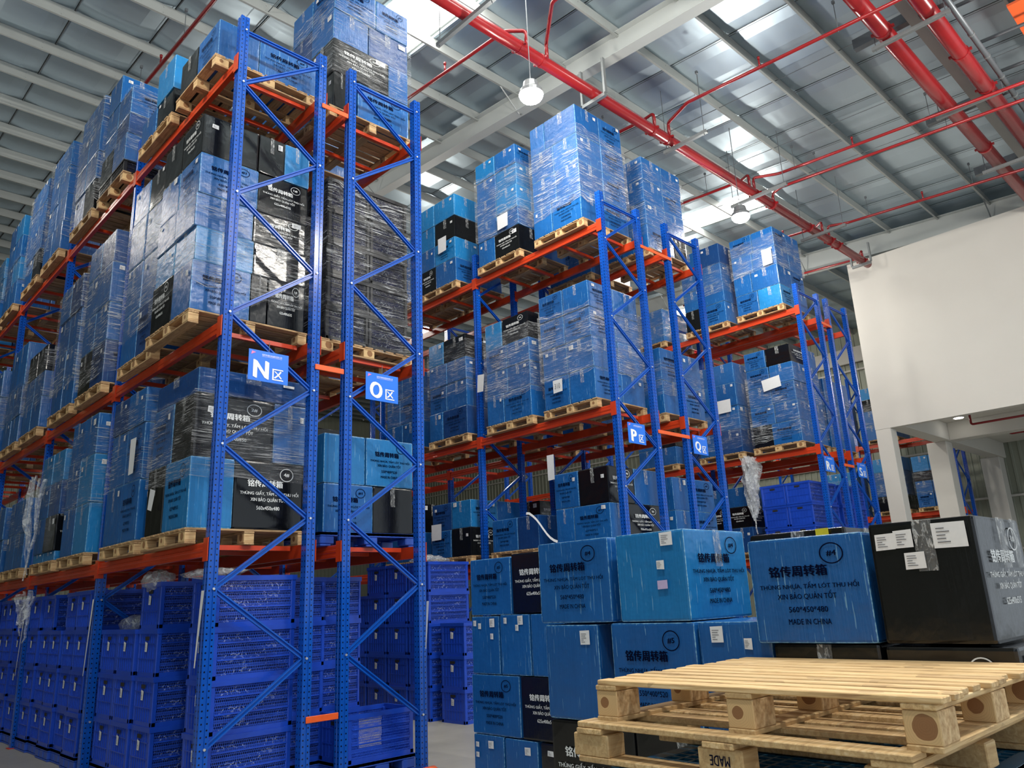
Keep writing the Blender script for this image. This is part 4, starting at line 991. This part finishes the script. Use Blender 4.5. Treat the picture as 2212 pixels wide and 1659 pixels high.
# row behind
fb('k', 1.75, -4.75, 1.0, .6, .62, .92, {'L': 'P', 'F': 'P'}, 'wrapped black box with yellow tape behind the bright blue #4 box')
b = MB().quad([(0, -.04, -.46), (0, .04, -.46), (0, .04, .46), (0, -.04, .46)]); yt = ob('tape_strip', b.mesh('tape_strip', M['yellow']), None, (1.732, -4.62, 1.46)); tag(yt, 'yellow tape strip stuck down the wrapped black box', 'tape')
fb('k', 1.75, -4.75, .0, .6, .62, .99, {'L': ''}, 'tall black box under the yellow taped one')
for i, (y0, y1) in enumerate(((-5.4, -4.78),)):
    fb('k', 1.75, y0, 0, .6, y1 - y0, .95, {'L': ''}, 'black box on the floor in the second row, right'); fb('k', 1.75, y0, .96, .6, y1 - y0, .9, {'L': ''}, 'black box at the top of the second row, right')
# left back stack
BX = 2.2
for (c, y0, y1, z0, z1, fc, lb, st) in (
    ('b', -1.24, -.84, 0, .425, '', 'plain blue box on the floor, leftmost of the back stack', [('L', -.36, .30, 0), ('L', .1, .32, 3), ('L', -.36, .1, 0)]),
    ('b', -1.66, -1.26, 0, .42, '', 'plain blue box on the floor, second from left in the back stack', [('L', .22, .3, 3)]),
    ('k', -2.3, -1.70, 0, .42, 'P', 'black box on the floor at the back stack', None),
    ('b', -1.47, -.83, .43, .94, 'T', 'dark printed blue box, second row at left of the back stack', None),
    ('k', -2.1, -1.49, .43, .94, 'T', 'black printed box, second row of the back stack', None),
    ('b', -1.23, -.85, .945, 1.455, '', 'plain blue box with four small labels at left of the back stack', [('L', -.36, .38, 0), ('L', .28, .38, 3), ('L', -.18, .33, 0), ('L', .26, .15, 0)]),
    ('b', -1.63, -1.25, .945, 1.465, '', 'plain blue box with labels, second in its row of the back stack', [('L', -.30, .40, 0), ('L', .22, .40, 3), ('L', .1, .28, 0)]),
    ('b', -2.05, -1.65, .945, 1.465, '', 'plain blue box half hidden behind the tall blue box', None),
    ('b', -1.41, -.85, 1.465, 1.98, 'T', 'blue #5 box topmost at left of the back stack', None),
    ('k', -2.04, -1.43, 1.475, 2.0, 'T', 'black printed box topmost beside the #5 box on the back stack', None),
    ('b', -2.62, -2.08, .945, 1.465, '', 'blue box hidden in the back stack, third row', None), ('k', -2.75, -2.12, .43, .94, 'P', 'black box in the back stack, second row, right', None), ('b', -2.75, -2.32, 0, .42, '', 'blue box on the floor at the right of the back stack', None)):
    fb(c, BX, y0, z0, .52, y1 - y0, z1 - z0, {'L': fc}, lb, stick=st if st else None, mark={'b': 'B5', 'k': 'K1'}[c])

# stacked wooden pallets and the plastic ones below
wood_pallet(-.40, -5.865, 1.122, 1.26, 1.12, 'y', 'pale wooden pallet on top of the foreground pile', 'foreground pallets', 'woodlight', 11, h=.148)
wood_pallet(-.46, -5.79, .985, 1.24, 1.14, 'x', 'wooden pallet second from the top of the foreground pile', 'foreground pallets', 'woodlight', 7, h=.14) if False else None
def second_pallet():
    root = empty('wooden_pallet', (-.47, -5.80, .985)); tag(root, 'older wooden pallet with stencilled block under the pale one', 'pallet', 'foreground pallets')
    L, W, h = 1.24, 1.14, .14
    fr = wmesh('deck_board', .105, L, .02, M['woodlight']); cr = wmesh('stringer_board', W, .12, .02, M['woodlight'])
    for x in (.055, .30, .46, .68, .84, W - .055): ob('deck_board', fr, root, (x, L / 2, h - .01), (0, 0, RND.uniform(-.01, .01)))
    for y in (.06, L / 2, L - .06):
        ob('stringer_board', cr, root, (W / 2, y, h - .031)); 
        for x in (.06, W / 2, W - .06):
            bk = ob('block', MB().bbox(-.05, .05, -.085, .085, -.0395, .0395, .004).mesh('block', M['woodlight']), root, (x, y, .0595))
    ob('bottom_board', wmesh('bottom_board', .11, L, .02, M['woodlight']), root, (.06, L / 2, .01)); ob('bottom_board', wmesh('bottom_board', .11, L, .02, M['woodlight']), root, (W / 2, L / 2, .01)); ob('bottom_board', wmesh('bottom_board', .11, L, .02, M['woodlight']), root, (W - .06, L / 2, .01))
    b = MB(); text_into(b, 'MADE', 0, 0, height=.032, width=.075, bold=.01)
    ob('stencil', b.mesh('stencil', M['ink']), root, (.008, L / 2, .062), (0, math.pi, -math.pi / 2))
second_pallet()
for i in range(6):
    z = .823 - i * .16
    plastic_pallet(-.47, -5.84 + (.0 if i else 0), max(z, .003), 1.15, 1.12, ['topmost', 'second', 'third', 'fourth', 'fifth', 'lowest'][i] + ' teal plastic grid pallet under the wooden pallets', 'tealpallet', 'teal pallets in the foreground', h=.158)

# ---------------------------------------------------------------- pipes
def clampm(r, n=14):
    b = MB(); b.tube([(-.03, 0, 0), (.03, 0, 0)], r + .012, n); b.box(-.02, .02, r + .005, r + .05, -.02, .02).box(-.02, .02, -r - .05, -r - .005, -.02, .02); return b.mesh('pipe_coupling', M['pipe'])
main = empty('sprinkler_main_pipe', (0, .12, 9.6)); tag(main, 'thick red sprinkler main running under the roof to the white wall', 'pipe')
ob('pipe_run', MB().tube([(-6, 0, 0), (6, 0, 0), (16.9, 0, 0)], .095, 20).mesh('pipe_run', M['pipe'], True), main)
cm = clampm(.095)
for x in (1.4, 4.28, 4.75, 7.6, 8.05, 11.2, 11.9, 13.6, 14.7, 15.1, 16.55): ob('pipe_coupling', cm, main, (x, 0, 0))
HEAD = MB().tube([(0, 0, 0), (0, 0, .16)], .016, 8).tube([(0, 0, .16), (0, 0, .20)], .024, 8).mesh('sprinkler_head', M['pipe'], True)
SHANG = MB().tube([(0, 0, -.05), (0, 0, .50)], .006, 6).box(-.02, .02, -.02, .02, .47, .52).mesh('hanger_rod', M['darksteel'])
def branch(x, dirn, xr, y0, y1, drop, label, heads, hang):
    """branch in the roof plane, riser to the main at xr"""
    zz = lambda y: 9.98 + .07 * y
    root = empty('sprinkler_branch_pipe', (0, 0, 0)); tag(root, label, 'pipe', 'sprinkler branch pipes')
    pts = [(xr, .12, 9.68), (xr, .12 + .0, 9.90), (x, y0, zz(y0)), (x, y1, zz(y1))]
    if drop: pts = [(xr, .12, 9.68), (xr, .12, zz(.12)), (x, y0, zz(y0)), (x, y1, zz(y1))]
    ob('pipe_run', MB().tube(bent(pts, .07), .030, 10).mesh('pipe_run', M['pipe'], True), root)
    for y in heads: ob('sprinkler_head', HEAD, root, (x, y, zz(y)))
    for y in hang: ob('hanger_rod', SHANG, root, (x, y, zz(y)))
branch(4.22, 1, 4.45, .35, 6.5, 1, 'red branch pipe over rack O, running away from the main', (1.8, 4.5), (3.6,))
branch(4.28, -1, 4.9, -.6, -7.5, 1, 'red branch pipe rising toward the camera from the main near the lamp', (-3.5,), ())
branch(7.75, 1, 7.7, .4, 5.0, 1, 'red branch pipe beyond rack P, behind the first lamp', (2.2,), (1.3,))
branch(7.85, -1, 8.15, -.5, -7.5, 1, 'long red branch pipe crossing the roof at upper right', (-1.9, -5.0), (-.75, -3.2, -6))
branch(11.15, 1, 11.0, .4, 5.0, 1, 'red branch pipe above the far skylight', (2.3,), (1.2,))
branch(11.42, -1, 11.2, -.35, -8.5, 1, 'red branch pipe right of centre, upper one of two', (-1.9, -5.2), (-.7, -3.3, -6))
branch(12.0, -1, 12.0, -.1, -8.5, 0, 'red branch pipe right of centre, lower one of two', (), (-.9, -3.4, -6.4))
branch(14.6, 1, 14.35, .4, 5.0, 1, 'short red branch pipe above rack R', (1.2,), ())
branch(14.85, -1, 14.7, -.3, -8.0, 1, 'red branch pipe just in front of the white wall', (-2.0,), (-.8, -3.0))
branch(17.3, 1, 16.6, .5, 6.0, 0, 'red branch pipe leaving the main beside the white wall', (), ())
branch(.72, 1, .95, .5, 9.0, 1, 'thin red branch pipe above rack N at upper left', (4.9, 7.4), (3.9, 5.9))
b = MB().tube([(16.0, 7.5, 9.8), (26.5, 7.5, 9.8)], .06, 10); o_ = ob('far_water_pipe', b.mesh('far_water_pipe', M['pipe'], True)); tag(o_, 'far red water pipe in front of the ribbed side wall', 'pipe')
# strut channels carrying the main
def strut(x, y0, y1, z, label, rods=True, top=None):
    root = empty('strut_hanger', (x, 0, z)); tag(root, label, 'bracket', 'strut hangers under the pipes')
    ob('strut', MB().prism([(-.03, -.03), (.03, -.03), (.03, .03), (.02, .03), (.02, -.015), (-.02, -.015), (-.02, .03), (-.03, .03)], Matrix(((1, 0, 0, 0), (0, 0, 1, y0), (0, 1, 0, 0), (0, 0, 0, 1))), y1 - y0).mesh('strut', M['galv']), root)
    if rods:
        for y in (y0 + .06, y1 - .06): ob('threaded_rod', MB().tube([(0, y, -.06), (0, y, roof_z(y) - z - .25)], .007, 6).mesh('threaded_rod', M['darksteel']), root)
strut(3.22, -.50, .75, 9.46, 'steel strut under the red main, nearest the bright skylight')
strut(8.2, -.62, .3, 9.46, 'steel strut under the red main, right of rack P')
strut(11.05, -.65, .62, 9.46, 'steel strut under the red main, before the far skylight')
strut(13.85, -.62, .45, 9.46, 'steel strut under the red main, above rack R')
def uhang(x, label, y0=-.12, y1=.36, z=9.46, top=10.3):
    root = empty('u_bracket', (x, 0, z)); tag(root, label, 'bracket', 'U brackets on the main')
    ob('cross_bar', MB().box(-.03, .03, y0, y1, -.03, .03).mesh('cross_bar', M['galv']), root)
    for y in (y0, y1): ob('side_arm', MB().box(-.03, .03, y - .02, y + .02, .03, top - z).mesh('side_arm', M['galv']), root)
uhang(6.0, 'galvanised U bracket hanging from the roof beam above rack P', top=10.15); uhang(16.45, 'galvanised U bracket on the corner of the white wall', top=10.0)
# big pipes on the right
for (y, z, r, lab) in ((-3.58, 9.93, .125, 'left one of the two very thick red pipes at upper right'), (-4.22, 9.93, .125, 'right one of the two very thick red pipes at upper right')):
    root = empty('supply_pipe', (0, y, z)); tag(root, lab, 'pipe', 'thick red supply pipes')
    ob('pipe_run', MB().tube([(4, 0, 0), (10, 0, 0), (17.5, 0, 0)], r, 20).mesh('pipe_run', M['pipe'], True), root)
    cm2 = clampm(r, 18)
    for x in ((8.65, 13.7) if y > -4 else (10.2, 11.55)): ob('pipe_coupling', cm2, root, (x, 0, 0))
for (x, y0, y1) in ((8.75, -4.5, -3.35), (11.6, -4.5, -3.35), (14.47, -4.5, -3.3)): strut(x, y0, y1, 9.76, {8.75: 'steel strut crossing under both thick red pipes, topmost', 11.6: 'steel strut crossing under both thick red pipes, middle', 14.47: 'steel strut crossing under both thick red pipes, near the wall'}[x])
for (y, z, lab) in ((-4.48, 9.98, 'dark grey conduit pipe beside the thick red pipes'),):
    root = empty('conduit_pipe', (0, y, z)); tag(root, lab, 'pipe')
    ob('pipe_run', MB().tube([(5, 0, 0), (17.5, 0, 0)], .045, 12).mesh('pipe_run', M['darksteel'], True), root)
    cc = MB().tube([(-.02, 0, 0), (.02, 0, 0)], .052, 12).mesh('pipe_coupling', M['galv'])
    for x in (9.9, 10.7, 11.5, 12.3, 13.1): ob('pipe_coupling', cc, root, (x, 0, 0))
for i, x in enumerate((9.1, 10.3, 11.4)):
    o_ = ob('conduit_pipe', MB().tube([(x, -4.48, 10.02), (x + .05, -9, 9.72)], .03, 8).mesh('conduit_pipe', M['darksteel'], True)); tag(o_, ['dark branch conduit at the top right corner', 'dark branch conduit below the first at top right', 'third dark branch conduit at top right'][i], 'pipe')
op = ob('orange_panel', MB().box(10.1, 11.4, -6.8, -5.0, 10.20, 10.24).mesh('orange_panel', M['orangepanel'])); tag(op, 'orange perforated panel hung in the top right corner', 'panel')
op.location = (-.1, .0, 0)
# red pipes under the office floor
for i, (x, y0) in enumerate(((20.4, -.55), (23.0, -.80))):
    o_ = ob('drain_pipe', MB().tube(bent([(x, y0, 5.93), (x, y0, 5.65), (x, y0 - 1.7, 5.65)], .06), .03, 8).mesh('drain_pipe', M['pipe'], True)); tag(o_, ['nearer thin red pipe under the white office floor', 'farther thin red pipe under the white office floor'][i], 'pipe')

# ---------------------------------------------------------------- high bay lamps
def lamp(x, y, z=9.2, label=None, power=None, seen=True):
    root = empty('high_bay_lamp', (x, y, z)); tag(root, label, 'lamp', 'high bay lamps')
    prof = [(.05, .22), (.11, .20), (.13, .10), (.17, .06), (.18, .0), (.165, 0)]; b = MB(); n = 20
    for (r0, z0), (r1, z1) in zip(prof, prof[1:]):
        for k in range(n):
            a, c = 2 * math.pi * k / n, 2 * math.pi * (k + 1) / n
            b.quad([(r0 * math.cos(a), r0 * math.sin(a), z0), (r1 * math.cos(a), r1 * math.sin(a), z1), (r1 * math.cos(c), r1 * math.sin(c), z1), (r0 * math.cos(c), r0 * math.sin(c), z0)])
    ob('housing', b.mesh('housing', M['lamp'], True), root)
    lb = MB(); lat = 5
    for j in range(lat):
        for k in range(n):
            q = []
            for (jj, kk) in ((j, k), (j + 1, k), (j + 1, k + 1), (j, k + 1)):
                ph = math.pi / 2 * jj / lat; th = 2 * math.pi * kk / n; q.append((.175 * math.cos(ph) * math.cos(th), .175 * math.cos(ph) * math.sin(th), -.12 * math.sin(ph)))
            lb.quad(q)
    ob('lens', lb.mesh('lens', M['lens'], True), root)
    ob('suspension_cable', MB().tube([(0, 0, .22), (0, 0, roof_z(y) - z - .42)], .008, 6).mesh('suspension_cable', M['darksteel']), root)
    l = bpy.data.lights.new('lamp_light', 'POINT'); l.energy = power or LAMP_W; l.color = (1.0, .95, .86); l.shadow_soft_size = .18
    lo = bpy.data.objects.new('lamp_light', l); C.objects.link(lo); lo.parent = root; lo.location = (0, 0, -.30)
lamp(4.22, -.13, 8.6, label='bright round high bay lamp hanging over the aisle between racks O and P')
lamp(10.02, -.1, 8.6, label='high bay lamp glaring in front of the far skylight')
for (x, y, lb, pw) in ((-2.2, .5, 'high bay lamp in the aisle left of rack N', 150), (-2.2, -6.2, 'added high bay fill lamp behind the camera on the left', 560), (1.8, -7.0, 'added high bay fill lamp behind the camera facing rack N', 600), (4.2, -6.8, 'added high bay fill lamp behind the foreground pallets', 420), (10.0, -6.5, 'added high bay fill lamp right of the camera', 260), (-2.2, 8, 'far high bay lamp in the aisle left of rack N', 110), (4.1, 9.5, 'far high bay lamp in the aisle past rack O', 130), (10.0, 10, 'far high bay lamp past rack Q', 130), (16.0, 3, 'high bay lamp in the aisle beyond rack S', 150), (20, 8, 'high bay lamp near the ribbed side wall', 200)):  # lamps around the camera are out of view, added to light the rack fronts
    lamp(x, y, 9.2 if y > 7 else 8.9, label=lb, power=pw)

# ---------------------------------------------------------------- far and half hidden boxes joined into one object
vs, fs, mi = [], [], []
for q, k in enumerate('bcd'):
    i = len(vs); vs += far_boxes[k].v; fs += [tuple(i + a for a in f) for f in far_boxes[k].f]; mi += [q] * len(far_boxes[k].f)
me = bpy.data.meshes.new('far_cartons'); me.from_pydata(vs, [], fs)
for nm, c_ in (('far_blue', (.006, .085, .29)), ('far_bright_blue', (.010, .155, .40)), ('far_dark_blue', (.004, .043, .17))): me.materials.append(plain(nm, c_, .3))
me.polygons.foreach_set('material_index', mi); me.update()
fo = ob('far_cartons', me); tag(fo, 'small far and half hidden blue boxes deep in the racks', 'boxes', kind='stuff')
